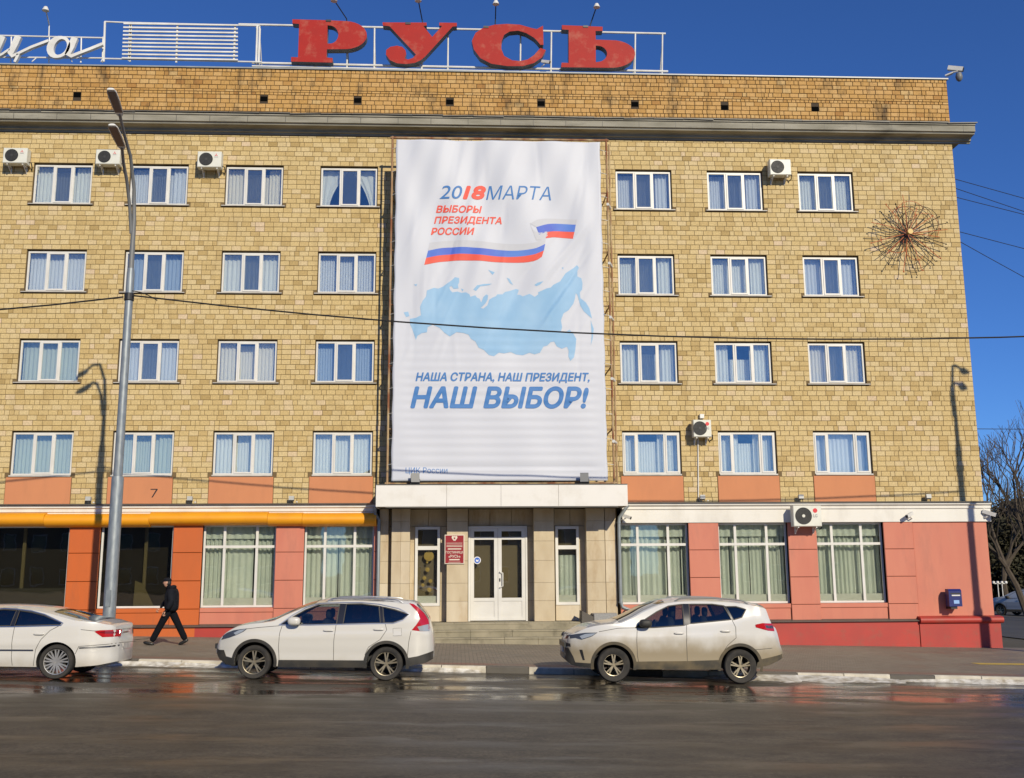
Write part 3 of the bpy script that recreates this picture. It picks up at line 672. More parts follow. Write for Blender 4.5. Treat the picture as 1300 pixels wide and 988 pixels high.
# yellow awning cassettes over the left shops
awn = [(GY-.012, 3.66)]+[(GY-.02-.30*sin(pi*k/9), 3.64+.42*(1-cos(pi*k/9))/2) for k in range(10)]+[(GY-.012, 4.06)]
ax = [XL, -18.5, X_(57), X_(190), X_(340), X_(384), POR0+.0]
for i, (a, b) in enumerate(zip(ax, ax[1:])):
    dz = (.0, .02, -.012, .03, .0, -.015)[i]
    mb = MB(); mb.extrude_x([(y, z+dz) for y, z in awn], a+.004, b-.004); mb.build('awning_cassette', YELLOW, hotel, smooth=True, recalc=True)

# ------------------------------------------------------------------ entrance portal
PY = -.45
def slabs(px0, px1, z0, z1, yf, mats, hs=(.62, .55, .68, .6), cols=1):
    x0, x1 = X_(px0, 720, yf), X_(px1, 720, yf); z = z0; k = 0
    while z < z1-.02:
        h = hs[k % len(hs)]; k += 1
        if z1-(z+h) < .2: h = z1-z
        for c in range(cols):
            a, b = lerp(x0, x1, c/cols), lerp(x0, x1, (c+1)/cols)
            MB().chamfer(a+.002, b-.002, yf+random.uniform(-.002, .002), .0, z+.0025, z+h-.0025, .004).build('stone_slab', random.choice(mats), portal)
        z += h
portal = MB().box(POR0, POR1, .22, .30, .0, 4.9).build('entrance_portal', pm('portal_backing', (.20,.15,.09), .9), hotel)
ZP = .69
for (a, b, yf, cols) in ((481, 492.5, -.30, 1), (496.5, 520, PY, 2), (567, 594, PY, 1), (678, 704, PY, 1), (745, 768.5, PY, 1), (769, 783, PY+.05, 1)):
    slabs(a, b, ZP, 4.16, yf, [LIME, LIME, LIME2], cols=cols)
for (a, b) in ((492.7, 496.3), (520.2, 566.8), (704.2, 744.8)):
    slabs(a, b, 3.62, 4.16, .02, [LIME], cols=2 if b-a > 10 else 1)
for (a, b) in ((520.2, 526.5), (559, 566.8), (704.2, 705), (735.5, 744.8), (492.7, 496.3)):
    slabs(a, b, ZP, 3.615, -.02, [LIME], cols=1)
for (a, b) in ((526.6, 558.8), (705.1, 735.3)): slabs(a, b, ZP, 1.16, -.16, [LIME2], hs=(.6,))
slabs(594.5, 677.5, 3.63, 4.16, .02, [LIME], cols=3)
slabs(670, 677.5, ZP, 3.62, .0, [LIME])
# side windows
for (a, b, lace) in ((526.8, 558.6, False), (705.2, 735.2, True)):
    x0, x1 = X_(a, 720, -.02), X_(b, 720, -.02); z0, z1, zt_ = 1.17, 3.61, 2.95
    mb = MB(); frame_rect(mb, x0, x1, z0, z1, .085, -.10, .0); mb.box(x0+.085, x1-.085, -.105, -.01, zt_-.06, zt_+.06)
    win = mb.build('portal_window', PVC, hotel)
    MB().box(x0+.085, x1-.085, -.05, -.044, z0+.085, zt_-.06).build('pane', GLASS_G, win); MB().box(x0+.085, x1-.085, -.05, -.044, zt_+.06, z1-.085).build('pane', GLASS_G, win)
    if lace:
        mc = MB(); folds(mc, x0+.08, x1-.05, z0, z1-.9, .16, .03, .15); mc.build('lace_curtain', CURT_G, win)
    else:
        GOLD = pm('paper_gold', (.46,.30,.07), .7)
        for (gx, gzz, r_) in ((.55, 2.70, .16), (.50, 2.28, .07), (.38, 2.02, .06), (.62, 1.93, .06), (.32, 1.80, .055), (.58, 1.66, .07), (.48, 2.5, .035)):
            mb = MB().lathe([(0.001, 0), (r_*.6, .004), (r_, .012), (r_*.6, .02), (.001, .024)], (lerp(x0, x1, gx), .02, gzz), 'y', 12); mb.build('paper_ball', GOLD, win, smooth=True)
    MB().box(x0+.02, x1-.02, .0, .14, z0-.02, z0+.30).build('inner_sill', PVC, win)
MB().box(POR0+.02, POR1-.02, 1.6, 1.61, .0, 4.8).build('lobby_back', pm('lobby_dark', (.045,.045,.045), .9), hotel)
# doors
dx0, dx1 = X_(594.6, 720, -.08), X_(669.5, 720, -.08); dm = (dx0+dx1)/2; DZ1 = 3.62
mb = MB(); mb.box(dx0, dx0+.06, -.12, .04, ZP, DZ1); mb.box(dx1-.06, dx1, -.12, .04, ZP, DZ1); mb.box(dx0+.06, dx1-.06, -.12, .04, DZ1-.06, DZ1); mb.build('door_frame', PVC, hotel)
for k, (a, b) in enumerate(((dx0+.064, dm-.004), (dm+.004, dx1-.064))):
    y0, y1 = -.10, -.04; mb = MB(); w = .115
    mb.box(a, a+w, y0, y1, ZP+.02, DZ1-.064); mb.box(b-w, b, y0, y1, ZP+.02, DZ1-.064)
    mb.box(a+w, b-w, y0, y1, ZP+.02, ZP+.11); mb.box(a+w, b-w, y0, y1, DZ1-.16, DZ1-.064)
    mb.box(a+w, b-w, y0, y1, 3.20, 3.28); mb.box(a+w, b-w, y0, y1, 1.30, 1.40)
    mb.box(a+w, b-w, y0+.02, y1-.01, ZP+.11, 1.30)
    door = mb.build('door', PVC, hotel)
    MB().box(a+w, b-w, y0+.025, y0+.031, 1.40, 3.20).build('pane', GLASS_G, door); MB().box(a+w, b-w, y0+.025, y0+.031, 3.28, DZ1-.16).build('pane', GLASS_G, door)
    if k == 1:
        hx = a+.055; MB().tube([(hx, y0, 1.72), (hx, y0-.06, 1.72), (hx+.09, y0-.075, 1.76), (hx+.09, y0-.075, 2.16), (hx, y0-.06, 2.20), (hx, y0, 2.20)], .017, 8).build('handle', STEEL_W, door, smooth=True)
        MB().box(hx-.02, hx+.02, y0-.012, y0, 1.90, 2.0).build('lock_plate', BLACKM, door)
    else:
        sx_, sz_ = a+w+.10, 2.56
        MB().lathe([(.001, -.006), (.115, -.006), (.115, 0)], (sx_, y0+.022, sz_), 'y', 28).build('sticker', pm('sticker_white', (.7,.7,.7), .5), door)
        MB().lathe([(.001, -.003), (.088, -.003), (.088, 0)], (sx_, y0+.0145, sz_), 'y', 28).build('sticker_disc', pm('sticker_blue', (.02,.12,.55), .5), door)
        MB().add([(sx_-.04, y0+.009, sz_+.035), (sx_-.04, y0+.009, sz_-.03), (sx_, y0+.009, sz_-.05), (sx_+.04, y0+.009, sz_-.03), (sx_+.04, y0+.009, sz_+.035), (sx_, y0+.009, sz_)], [(0,1,2,5), (5,2,3,4)]).build('sticker_mark', MATS['sticker_white'], door)
# canopy
CY = -1.7
cx0, cx1 = at(477, 630, CY).x, at(797, 630, CY).x; cz1, cz0 = at(637, 615.5, CY).z, at(637, 643, CY).z
mb = MB().box(cx0+.02, cx1-.02, CY+.02, -.05, cz0+.03, cz1-.03); canopy = mb.build('canopy', pm('canopy_soffit', (.34,.30,.24), .8, .5, 2), hotel)
CP = pm('canopy_panel', (.74,.72,.67), .35, .3, 1.2, col2=(.66,.64,.58), dirt=((.50,.45,.36), .4))
cpx = [cx0, at(567, 630, CY).x, at(636, 630, CY).x, at(709, 630, CY).x, cx1]
for a, b in zip(cpx, cpx[1:]): MB().chamfer(a+.003, b-.003, CY, CY+.03, cz0, cz1, .006).build('fascia_panel', CP, canopy)
for x in (cx0, cx1-.02): MB().box(x, x+.02, CY+.03, -.05, cz0, cz1).build('fascia_panel', CP, canopy)
MB().box(cx0+.001, cx1-.001, CY-.02, -.05, cz1, cz1+.02).build('canopy_flashing', TIN, canopy)
MB().box(cx0+.3, cx1-.3, CY-.006, CY+.02, cz0-.035, cz0-.002).build('drip_edge', TIN, canopy)
# steps and landing
sx0, sx1 = -2.35, 4.75
yy = [-1.15, -1.50, -1.85]; zz_ = [ZP, .49, .29]
steps = MB().box(sx0+.01, sx1-.01, yy[0]+.01, .2, -.2, ZP-.03).build('entrance_steps', STEPS, hotel)
for k in range(3):
    x = sx0; zb = zz_[k+1] if k < 2 else -.1
    while x < sx1-.05:
        ln = random.choice((1.25, 1.5, 1.75, 1.0))
        if sx1-(x+ln) < .6: ln = sx1-x
        j = random.uniform(-.008, .008)
        m_ = MB(); a, b = x+.004, x+ln-.004; y0 = yy[k]+j; zt_ = zz_[k]+random.uniform(-.004, .004)
        m_.add([(a, y0+.02, zb-.02), (b, y0+.02, zb-.02), (b, y0+.75, zb-.02), (a, y0+.75, zb-.02), (a, y0, zt_-.05), (b, y0, zt_-.05), (b, y0, zt_-.012), (a, y0, zt_-.012), (a, y0+.012, zt_), (b, y0+.012, zt_), (b, y0+.75, zt_), (a, y0+.75, zt_), (a, y0+.02, zt_-.055), (b, y0+.02, zt_-.055)],
               [(0,1,13,12), (12,13,5,4), (4,5,6,7), (7,6,9,8), (8,9,10,11), (0,12,4,7,8,11,3), (1,2,10,9,6,5,13), (3,11,10,2), (0,3,2,1)])
        m_.build('step_block', STEPS, steps); x += ln
MB().box(sx0, sx1, yy[0]+.70, .1, ZP-.03, ZP-.006).build('landing', STEPS, steps)
mb = MB().chamfer(X_(753, 780, -.9), X_(783, 780, -.9), -1.05, -.46, .05, .93, .02); mb.build('granite_block', GRANITE, steps)
mb = MB().add([(X_(737, 780, -1.0), -1.25, .5), (X_(752, 780, -1.0), -1.25, .5), (X_(752, 780, -1.0), -.5, .5), (X_(737, 780, -1.0), -.5, .5), (X_(738, 780, -1.0), -1.25, 1.02), (X_(752, 780, -1.0), -1.25, .85), (X_(752, 780, -1.0), -.5, .85), (X_(738, 780, -1.0), -.5, 1.02)],
             [(3,2,1,0), (4,5,6,7), (0,1,5,4), (1,2,6,5), (2,3,7,6), (3,0,4,7)]); mb.build('ramp_cheek', pm('dark_stone', (.09,.08,.065), .7), steps)

# ------------------------------------------------------------------ lettering helper
def text_tris(s, bold=0.0, shear=0.0, spacing=1.0):
    cu = bpy.data.curves.new('lettering', 'FONT'); cu.body = s; cu.size = 1; cu.shear = shear; cu.offset = bold; cu.space_character = spacing; cu.resolution_u = 4
    o = bpy.data.objects.new('lettering', cu); COL.objects.link(o)
    dg = bpy.context.evaluated_depsgraph_get(); dg.update(); ev = o.evaluated_get(dg); me = ev.to_mesh()
    v = [(p.co.x, p.co.y) for p in me.vertices]; f = [tuple(p.vertices) for p in me.polygons]
    ev.to_mesh_clear(); bpy.data.objects.remove(o); bpy.data.curves.remove(cu)
    return v, f
def fit_text(s, x0, x1, z0, z1, bold=0.0, shear=0.0, spacing=1.0):
    v, f = text_tris(s, bold, shear, spacing)
    ax0 = min(p[0] for p in v); ax1 = max(p[0] for p in v); az0 = min(p[1] for p in v); az1 = max(p[1] for p in v)
    return [(x0+(p[0]-ax0)/(ax1-ax0)*(x1-x0), z0+(p[1]-az0)/(az1-az0)*(z1-z0)) for p in v], f
def flat_text(s, x0, x1, z0, z1, y, mat, parent, name='lettering', **k):
    v, f = fit_text(s, x0, x1, z0, z1, **k)
    return MB().add([(p[0], y, p[1]) for p in v], f).build(name, mat, parent)
# painted figure 7 and a smear on the salmon panel
q = at(195, 626, -.023); v7 = [(q.x-.10, q.z+.13), (q.x+.12, q.z+.13), (q.x+.12, q.z+.10), (q.x-.02, q.z-.14), (q.x-.06, q.z-.14), (q.x+.07, q.z+.10), (q.x-.10, q.z+.10)]
MB().add([(a, -.026, b) for a, b in v7], [(0,6,5,1), (1,5,2), (5,4,3,2)]).build('painted_figure', BLACKM, hotel)
# plaque by the door
q0, q1 = at(564.5, 679, PY-.03), at(589.5, 716, PY-.03)
plaque = tag(MB().chamfer(q0.x, q1.x, PY-.045, PY-.006, q1.z, q0.z, .006).build('wall_plaque', PLAQW), 'dark red plaque with crest and pale lettering left of the glass doors', 'plaque')
pxw = q1.x-q0.x; pxc = (q0.x+q1.x)/2; pz = lambda t: lerp(q0.z, q1.z, t); ly = PY-.0535
MB().box(q0.x+.025, q1.x-.025, PY-.049, PY-.044, q1.z+.025, q0.z-.025).build('face', PLAQUE, plaque)
for t, h in ((.29, .006), (.36, .008), (.41, .008)): MB().box(pxc-pxw*.40, pxc+pxw*.40, ly, ly+.003, pz(t)-h, pz(t)+h).build('rule', PLAQW, plaque)
for s, t0, t1, w in (('ГОСТИНИЦА', .56, .66, .44), ('«РУСЬ»', .69, .79, .30)):
    flat_text(s, pxc-pxw*w, pxc+pxw*w, pz(t1), pz(t0), ly, PLAQW, plaque, bold=.012)
for t, w, h in ((.49, .34, .016), (.855, .26, .018), (.94, .3, .006)): MB().box(pxc-pxw*w, pxc+pxw*w, ly, ly+.003, pz(t)-h, pz(t)+h).build('rule', PLAQW, plaque)
ec = pz(.13)
crest = [(0,.085), (.02,.06), (.055,.085), (.085,.06), (.09,.02), (.06,-.03), (.03,-.05), (.035,-.08), (0,-.065), (-.035,-.08), (-.03,-.05), (-.06,-.03), (-.09,.02), (-.085,.06), (-.055,.085), (-.02,.06)]
MB().add([(pxc, ly, ec)]+[(pxc+a, ly, ec+b) for a, b in crest], [(0, k+1, (k+1) % 16+1) for k in range(16)]).build('crest', PLAQW, plaque)
MB().add([(pxc+a, ly-.003, ec+b) for a, b in ((-.025,.03), (.025,.03), (.025,-.01), (0,-.03), (-.025,-.01))], [(0,4,3,2,1)]).build('crest_shield', PLAQUE, plaque)

# drainpipes
PIPE = pm('drainpipe_grey', (.27,.30,.31), .45, .4, 3, metal=.3)
def pipe(pts, label):
    o = thing('drainpipe', label, 'pipe', pts[-1], group='drainpipes beside the canopy')
    P = [tuple(Vector(p)-Vector(pts[-1])) for p in pts]
    MB().tube(P, .055, 12).build('tube', PIPE, o, smooth=True)
    for p in (P[2], P[3]): MB().lathe([(.068, -.02), (.068, .02), (.05, .02), (.05, -.02), (.068, -.02)], p, 'z', 12).build('bracket', PIPE, o)
xa = X_(786.5, 700, PY-.1)
pipe([(xa+.30, -.62, 4.25), (xa+.02, PY-.1, 3.86), (xa, PY-.1, 3.7), (xa, PY-.1, 1.25), (xa+.05, PY-.1, 1.10), (xa+.75, PY-.12, .78)], 'grey drainpipe right of the entrance with its foot bent outward')
xa = X_(480.5, 700, -.45)
pipe([(xa-.14, -.5, 4.22), (xa-.12, -.45, 4.0), (xa, -.45, 3.8), (xa, -.45, 1.2), (xa, -.45, .95), (xa-.1, -.5, .75)], 'grey drainpipe left of the entrance beside the yellow awning')
# ------------------------------------------------------------------ election banner on its pipe frame
BY = -1.2
bTL, bTR, bBL, bBR = at(503, 176.5, BY), at(761, 180, BY), at(497, 611, BY), at(772, 612.5, BY)
BX0, BX1, BZ0, BZ1 = -2.05, 4.66, bBL.z, 16.13
cr_ = random.Random(4)
CREASES = [(cr_.uniform(BX0, BX1), cr_.uniform(BZ0+3.5, BZ1), cr_.uniform(-.55, .1), cr_.uniform(.5, 1.7), cr_.uniform(-.014, .014)) for _ in range(46)]+[(cr_.uniform(2.2, 4.2), cr_.uniform(9.5, 12.5), cr_.uniform(-.7, -.4), cr_.uniform(.8, 1.6), cr_.uniform(.010, .024)*cr_.choice((-1, 1))) for _ in range(12)]
def ruffle(x, z):
    t = (z-BZ0)/(BZ1-BZ0); s = (x-BX0)/(BX1-BX0)
    d = .030*sin(3.1*x+.8*z+.6*sin(.9*z))*(.25+.75*min(1, max(0, (t-.35)*2.5)))
    d += .014*sin(7.3*x-2.2*z+1.3*sin(1.3*x))*min(1, max(0, (t-.30)*3))
    k = s*6.7-.62*(z-7)                                       # long diagonal creases right of the middle
    d += .028*math.exp(-((s-.66)/.26)**2)*math.exp(-((t-.56)/.17)**2)*sin(5.5*k)
    d += .004*sin(2*pi*z/.27)*min(1, max(0, (.50-t)*5))         # strap ribs in the lower half
    d += .02*sin(1.7*x+1)*sin(.5*z)
    for (cx_, cz_, an_, ln_, am_) in CREASES:
        u_ = (x-cx_)*cos(an_)+(z-cz_)*sin(an_); w_ = -(x-cx_)*sin(an_)+(z-cz_)*cos(an_)
        if abs(w_) < ln_ and abs(u_) < .5: d += am_*math.exp(-(u_/.055)**2)*(1-(w_/ln_)**2)
    d += .025*math.exp(-((z-BZ0-.42)/.05)**2)
    return BY + d*min(1, 12*s, 12*(1-s)) - .004
banner = None
nx, nz = 96, 190; mb = MB(); vs = []
for j in range(nz+1):
    for i in range(nx+1):
        x = lerp(BX0, BX1, i/nx); z = lerp(BZ0, BZ1, j/nz)
        edge = .012*sin(z*5.1)*(1 if i in (0, nx) else 0); vs.append((x+edge, ruffle(x, z), z))
mb.add(vs, [(j*(nx+1)+i, j*(nx+1)+i+1, (j+1)*(nx+1)+i+1, (j+1)*(nx+1)+i) for j in range(nz) for i in range(nx)])
banner = tag(mb.build('banner', BANNER, smooth=True), 'tall white election banner with blue map hung above the entrance', 'banner')
sd = banner.modifiers.new('thickness', 'SOLIDIFY'); sd.thickness = .002; sd.offset = -1
def printed(v2, f, mat, name, step=.05, lift=.007):
    """flat print: cut into small pieces so that it follows the folds of the cloth"""
    bm = bmesh.new(); vv = [bm.verts.new((a, 0, b)) for a, b in v2]
    for q in f:
        try: bm.faces.new([vv[i] for i in q])
        except ValueError: pass
    bmesh.ops.triangulate(bm, faces=[p for p in bm.faces if len(p.verts) > 4])
    xs = [a for a, b in v2]; zs_ = [b for a, b in v2]
    for lo, hi, no in ((min(xs), max(xs), (1,0,0)), (min(zs_), max(zs_), (0,0,1))):
        c = math.floor(lo/step)*step+step
        while c < hi:
            bmesh.ops.bisect_plane(bm, geom=bm.verts[:]+bm.edges[:]+bm.faces[:], plane_co=(c, 0, c), plane_no=no); c += step
    for v in bm.verts: v.co.y = ruffle(v.co.x, v.co.z) - lift
    bmesh.ops.recalc_face_normals(bm, faces=bm.faces)
    for p in bm.faces:
        if p.normal.y > 0: p.normal_flip()
        p.smooth = True
    me = bpy.data.meshes.new(name); bm.to_mesh(me); bm.free(); me.materials.append(mat)
    o = bpy.data.objects.new(name, me); COL.objects.link(o); o.parent = banner; return o
def bp(px, py): q = at(px, py, BY); return (q.x, q.z)
def btext(s, px0, py0, px1, py1, mat, bold=0., shear=0., spacing=1.):
    a = bp(px0, (py0+py1)/2); b = bp(px1, (py0+py1)/2); t = bp((px0+px1)/2, py0); u = bp((px0+px1)/2, py1)
    v, f = fit_text(s, a[0]+max(0, bold), b[0]-max(0, bold), u[1]+max(0, bold), t[1]-max(0, bold), 0, shear, spacing)
    V, Fc = [], []                                           # heavier weight: the same glyphs laid again a few millimetres aside
    offs = [(0, 0)] if bold <= 0 else [(0, 0)]+[(bold*cos(k*pi/4), bold*sin(k*pi/4)) for k in range(8)]
    obs = [printed([(p[0]+dx, p[1]+dz) for p in v], f, mat, 'lettering', lift=.007+.0006*k) for k, (dx, dz) in enumerate(offs)]
    bm = bmesh.new()
    for q in obs: bm.from_mesh(q.data)
    bm.to_mesh(obs[0].data); bm.free()
    for q in obs[1:]: bpy.data.objects.remove(q)
btext('20', 558, 236, 587, 253, P_BLUE, .003, .22)
btext('18', 587.5, 235.5, 617, 253.5, P_RED, .034, .22, .95)
btext('МАРТА', 617, 236.5, 699.5, 253.8, P_BLUE, .0, .22)
btext('ВЫБОРЫ', 553.5, 261, 612, 270.5, P_RED, .010, .22)
btext('ПРЕЗИДЕНТА', 551, 275, 637, 286, P_RED, .010, .22)
btext('РОССИИ', 547, 289, 602.5, 298.5, P_RED, .010, .22)
btext('НАША СТРАНА, НАШ ПРЕЗИДЕНТ,', 527.5, 473, 748.5, 486.5, P_BLUE, .012, .22)
btext('НАШ ВЫБОР!', 521, 490.5, 747.5, 519, P_BLUE, .032, .22)
btext('ЦИК России', 515, 593.5, 568, 602.5, P_BLUE, .0, .0)
def Z8(pts): return [bp(490+x/4.117, 160+y/4.117) for x, y in pts]
def strip(top, bot, mat, name):
    def rs(p, n=24):
        L = [0]
        for a, b in zip(p, p[1:]): L.append(L[-1]+sqrt((a[0]-b[0])**2+(a[1]-b[1])**2))
        return [(smooth_interp(list(zip(L, [q[0] for q in p])), L[-1]*i/n), smooth_interp(list(zip(L, [q[1] for q in p])), L[-1]*i/n)) for i in range(n+1)]
    t, b = rs(top), rs(bot); n = len(t)
    printed(Z8(t)+Z8(b), [(i, i+1, n+i+1, n+i) for i in range(n-1)], mat, name)
e0 = [(228,610),(330,600),(450,600),(560,610),(690,618),(780,610),(835,585)]
e1 = [(220,652),(300,637),(420,634),(540,644),(680,652),(780,641),(832,618)]
e2 = [(210,690),(300,674),(420,669),(540,679),(680,684),(780,671),(825,652)]
e3 = [(200,727),(300,709),(420,704),(560,711),(700,715),(780,705),(815,684)]
strip(e0, e1, P_GREY, 'ribbon_white'); strip(e1, e2, P_FLAGB, 'ribbon_blue'); strip(e2, e3, P_RED, 'ribbon_red')
g0 = [(752,512),(800,488),(900,485),(998,490)]; g1 = [(785,530),(850,513),(920,511),(992,517)]
h1 = [(785,530),(850,513),(920,511),(992,517)]; h2 = [(800,570),(850,553),(920,550),(985,555)]
k1 = [(840,556),(880,550),(930,551),(985,555)]; k2 = [(835,588),(880,582),(930,585),(977,590)]
strip(g0, g1, P_GREY, 'ribbon_white'); strip(h1, h2, P_FLAGB, 'ribbon_blue'); strip(k1, k2, P_RED, 'ribbon_red')
strip([(752,512),(770,545),(800,560),(842,552)], [(785,600),(800,598),(820,595),(845,575)], P_GREY, 'ribbon_fold')
def Z7(pts): return [bp(500+x/4.643, 310+y/4.643) for x, y in pts]
RU = [(95,440),(130,435),(160,420),(155,370),(170,335),(190,310),(195,275),(235,258),(262,262),(290,250),(310,235),(330,222),(345,210),(360,195),(385,200),(386,225),(378,240),(382,262),(352,264),(340,248),(328,252),(330,268),(345,285),(375,280),(400,288),(425,285),(445,297),(452,312),(480,303),(492,318),(505,322),(515,345),(528,312),(545,298),(556,304),(552,330),(540,352),(512,378),(528,382),(552,362),(562,330),(580,318),(600,310),(610,298),(640,297),(655,282),(680,276),(720,262),(738,268),(728,296),(745,298),(760,308),(800,294),(830,312),(852,296),(850,285),(872,275),(900,262),(925,256),(940,240),(980,220),(1000,190),(1012,172),(1030,160),(1060,140),(1080,122),(1092,138),(1082,160),(1082,190),(1105,202),(1112,230),(1110,268),(1096,285),(1100,318),(1132,345),(1152,378),(1168,440),(1150,425),(1120,398),(1100,365),(1082,300),(1072,290),(1068,320),(1058,352),(1030,390),(1000,410),(985,450),(992,490),(985,515),(1010,520),(1035,505),(1058,530),(1075,560),(1070,620),(1062,668),(1040,690),(1028,662),(1030,630),(1020,606),(990,618),(960,603),(945,575),(925,578),(905,598),(882,605),(862,640),(830,650),(800,640),(760,655),(720,650),(690,636),(650,645),(620,640),(590,662),(560,655),(530,625),(500,612),(480,575),(455,560),(440,535),(410,525),(370,520),(330,545),(300,525),(270,495),(230,475),(200,490),(195,520),(165,525),(140,540),(130,565),(122,540),(108,500),(95,470)]
def poly_print(pts, mat, name):
    n = len(pts); from mathutils.geometry import tessellate_polygon
    tr = tessellate_polygon([[Vector((a, b, 0)) for a, b in pts]])
    printed(pts, [tuple(t) for t in tr], mat, name)
poly_print(Z7(RU), P_SKY, 'map_outline')
for isl in ([(468,270),(490,245),(530,236),(578,234),(560,243),(510,250),(484,278)], [(58,402),(85,398),(92,424),(72,430)], [(828,243),(845,230),(882,220),(862,240),(840,250)], [(664,198),(682,205),(704,240),(684,230)], [(1160,450),(1178,500),(1172,560),(1160,600),(1166,540)], [(118,238),(138,236),(132,250)], [(556,152),(595,166),(582,182)], [(990,138),(1000,136),(998,150)], [(395,262),(412,268),(404,280)]):
    poly_print(Z7(isl), P_SKY, 'map_island')
frame = thing('pipe_scaffold', 'rusty steel pipe frame standing behind the white banner', 'scaffold', (1.3, -1.0, cz1+.03))
def fr_part(a, b, r, nm, mat=RUST): MB().tube([Vector(a)-frame.location, Vector(b)-frame.location], r, 8).build(nm, mat, frame, smooth=True)
YF = BY+.10
for x in (BX0-.13, BX1+.22): fr_part((x, YF, cz1+.035), (x, YF, BZ1+.15), .035, 'upright')
fr_part((BX1+.36, YF+.35, cz1+.035), (BX1+.36, YF+.35, BZ1+.1), .03, 'upright')
for x in (-.3, 1.3, 3.0): fr_part((x, YF+.05, cz1+.035), (x, YF+.05, BZ1+.1), .03, 'upright')
fr_part((BX0-.2, YF, BZ1+.10), (BX1+.3, YF, BZ1+.10), .04, 'top_rail'); fr_part((BX0-.2, YF, BZ0-.06), (BX1+.3, YF, BZ0-.06), .03, 'bottom_rail')
for z in (6.6, 8.6, 10.6, 12.4, 14.4):
    for x in (BX0-.13, BX1+.22): fr_part((x, YF, z), (x, -.005, z), .025, 'wall_tie')
    fr_part((BX1+.22, YF-.05, z-.4), (BX1+.36, YF+.40, z-.4), .05, 'pipe_clamp', STEEL_W)
    fr_part((BX0-.15, YF+.06, z), (BX1+.25, YF+.06, z), .02, 'cross_rail')
for k in range(14):
    z = lerp(BZ0+.5, BZ1-.3, k/13); fr_part((BX0-.13, YF-.02, z), (BX0+.01, BY-.02, z+.03), .008, 'lacing', STEEL_W); fr_part((BX1+.22, YF-.02, z), (BX1-.01, BY-.02, z+.03), .008, 'lacing', STEEL_W)
# floodlights on the canopy
for px, tl, lb in ((527, .12, 'grey floodlight on the canopy under the left end of the banner'), (742, -.12, 'grey floodlight on the canopy under the right end of the banner')):
    q = at(px, 614, -1.45); o = thing('floodlight', lb, 'floodlight', (q.x, -1.45, cz1+.02), tl, 'canopy floodlights')
    mb = MB(); mb.bar((-.14, 0, 0), (-.14, .0, .18), .02, .03); mb.bar((.14, 0, 0), (.14, 0, .18), .02, .03); mb.bar((-.14, 0, .008), (.14, 0, .008), .05, .014); mb.build('bracket', BLACKM, o)
    mb = MB().add([(-.13,-.10,.08), (.13,-.10,.08), (.13,.02,.02), (-.13,.02,.02), (-.13,-.02,.36), (.13,-.02,.36), (.13,.14,.28), (-.13,.14,.28)], [(3,2,1,0), (4,5,6,7), (0,1,5,4), (1,2,6,5), (2,3,7,6), (3,0,4,7)]); mb.build('housing', LAMPM, o)
    MB().add([(-.11,.030,.05), (.11,.030,.05), (.11,.138,.265), (-.11,.138,.265)], [(0,1,2,3)]).build('lens', PVC, o)

# ------------------------------------------------------------------ rooftop lettering
RY = .10
def letter_solid(outer, holes, conv, y0, depth, parent, name, m_face=SIGNRED, m_side=SIGNSIDE):
    cu = bpy.data.curves.new(name, 'CURVE'); cu.dimensions = '2D'; cu.fill_mode = 'BOTH'; cu.extrude = depth/2
    for ring in [outer]+holes:
        sp = cu.splines.new('POLY'); sp.points.add(len(ring)-1); sp.use_cyclic_u = True
        for p, (a, b) in zip(sp.points, ring): c = conv(a, b); p.co = (c[0], c[1], 0, 1)
    o = bpy.data.objects.new(name, cu); COL.objects.link(o); dg = bpy.context.evaluated_depsgraph_get(); dg.update(); ev = o.evaluated_get(dg); me = bpy.data.meshes.new_from_object(ev)
    bpy.data.objects.remove(o); bpy.data.curves.remove(cu)
    me.materials.clear(); me.materials.append(m_face); me.materials.append(m_side)
    for v in me.vertices: v.co = Vector((v.co.x, y0+depth/2 - v.co.z, v.co.y))
    me.update(); bm = bmesh.new(); bm.from_mesh(me); bmesh.ops.recalc_face_normals(bm, faces=bm.faces)
    for p in bm.faces: p.material_index = 0 if abs(p.normal.y) > .9 else 1
    bm.to_mesh(me); bm.free()
    ob = bpy.data.objects.new(name, me); COL.objects.link(ob); ob.parent = parent; return ob
def arc(cx, cy, rx, ry, a0, a1, n): return [(cx+rx*cos(radians(lerp(a0, a1, k/n))), cy-ry*sin(radians(lerp(a0, a1, k/n)))) for k in range(n+1)]
def cv1(a, b): q = at(360+a/5.909, b/5.909, RY); return q.x, q.z
def cv2(a, b): q = at(590+a/5.0, b/5.0, RY); return q.x, q.z
sign = thing('rooftop_sign', 'big red block letters РУСЬ on a white pipe frame along the parapet', 'sign', (0, 0, 0))
letter_solid([(66,145),(330,152),(450,158)]+arc(460,264,165,105,86,-86,16)+[(325,370),(322,432),(368,436),(366,470),(56,462),(57,428),(108,430),(117,180),(66,176)],
             [[(330,190)]+arc(345,260,66,68,80,-80,12)+[(328,328)]], cv1, RY, .32, sign, 'letter')
letter_solid([(742,168),(1073,170),(1073,192),(1048,195),(1115,277),(1190,195),(1168,192),(1168,170),(1300,172),(1300,197),(1268,200),(1065,422),(1030,452),(985,472),(920,481),(850,475),(798,452),(768,410),(770,375),(800,352),(850,343),(890,352),(915,378),(920,405),(908,440),(935,447),(970,435),(993,410),(795,197),(745,192)],
             [], cv1, RY, .32, sign, 'letter')
letter_solid([(497,163),(500,285),(480,285),(462,262),(440,240),(390,210),(340,195),(285,200),(250,222),(234,262),(232,310),(250,355),(300,383),(350,388),(400,378),(440,350),(480,305),(515,318),(490,365),(440,400),(370,420),(270,420),(170,405),(100,370),(58,315),(45,260),(68,210),(120,175),(190,157),(270,152),(350,157),(430,180),(458,185)],
             [], cv2, RY, .32, sign, 'letter')
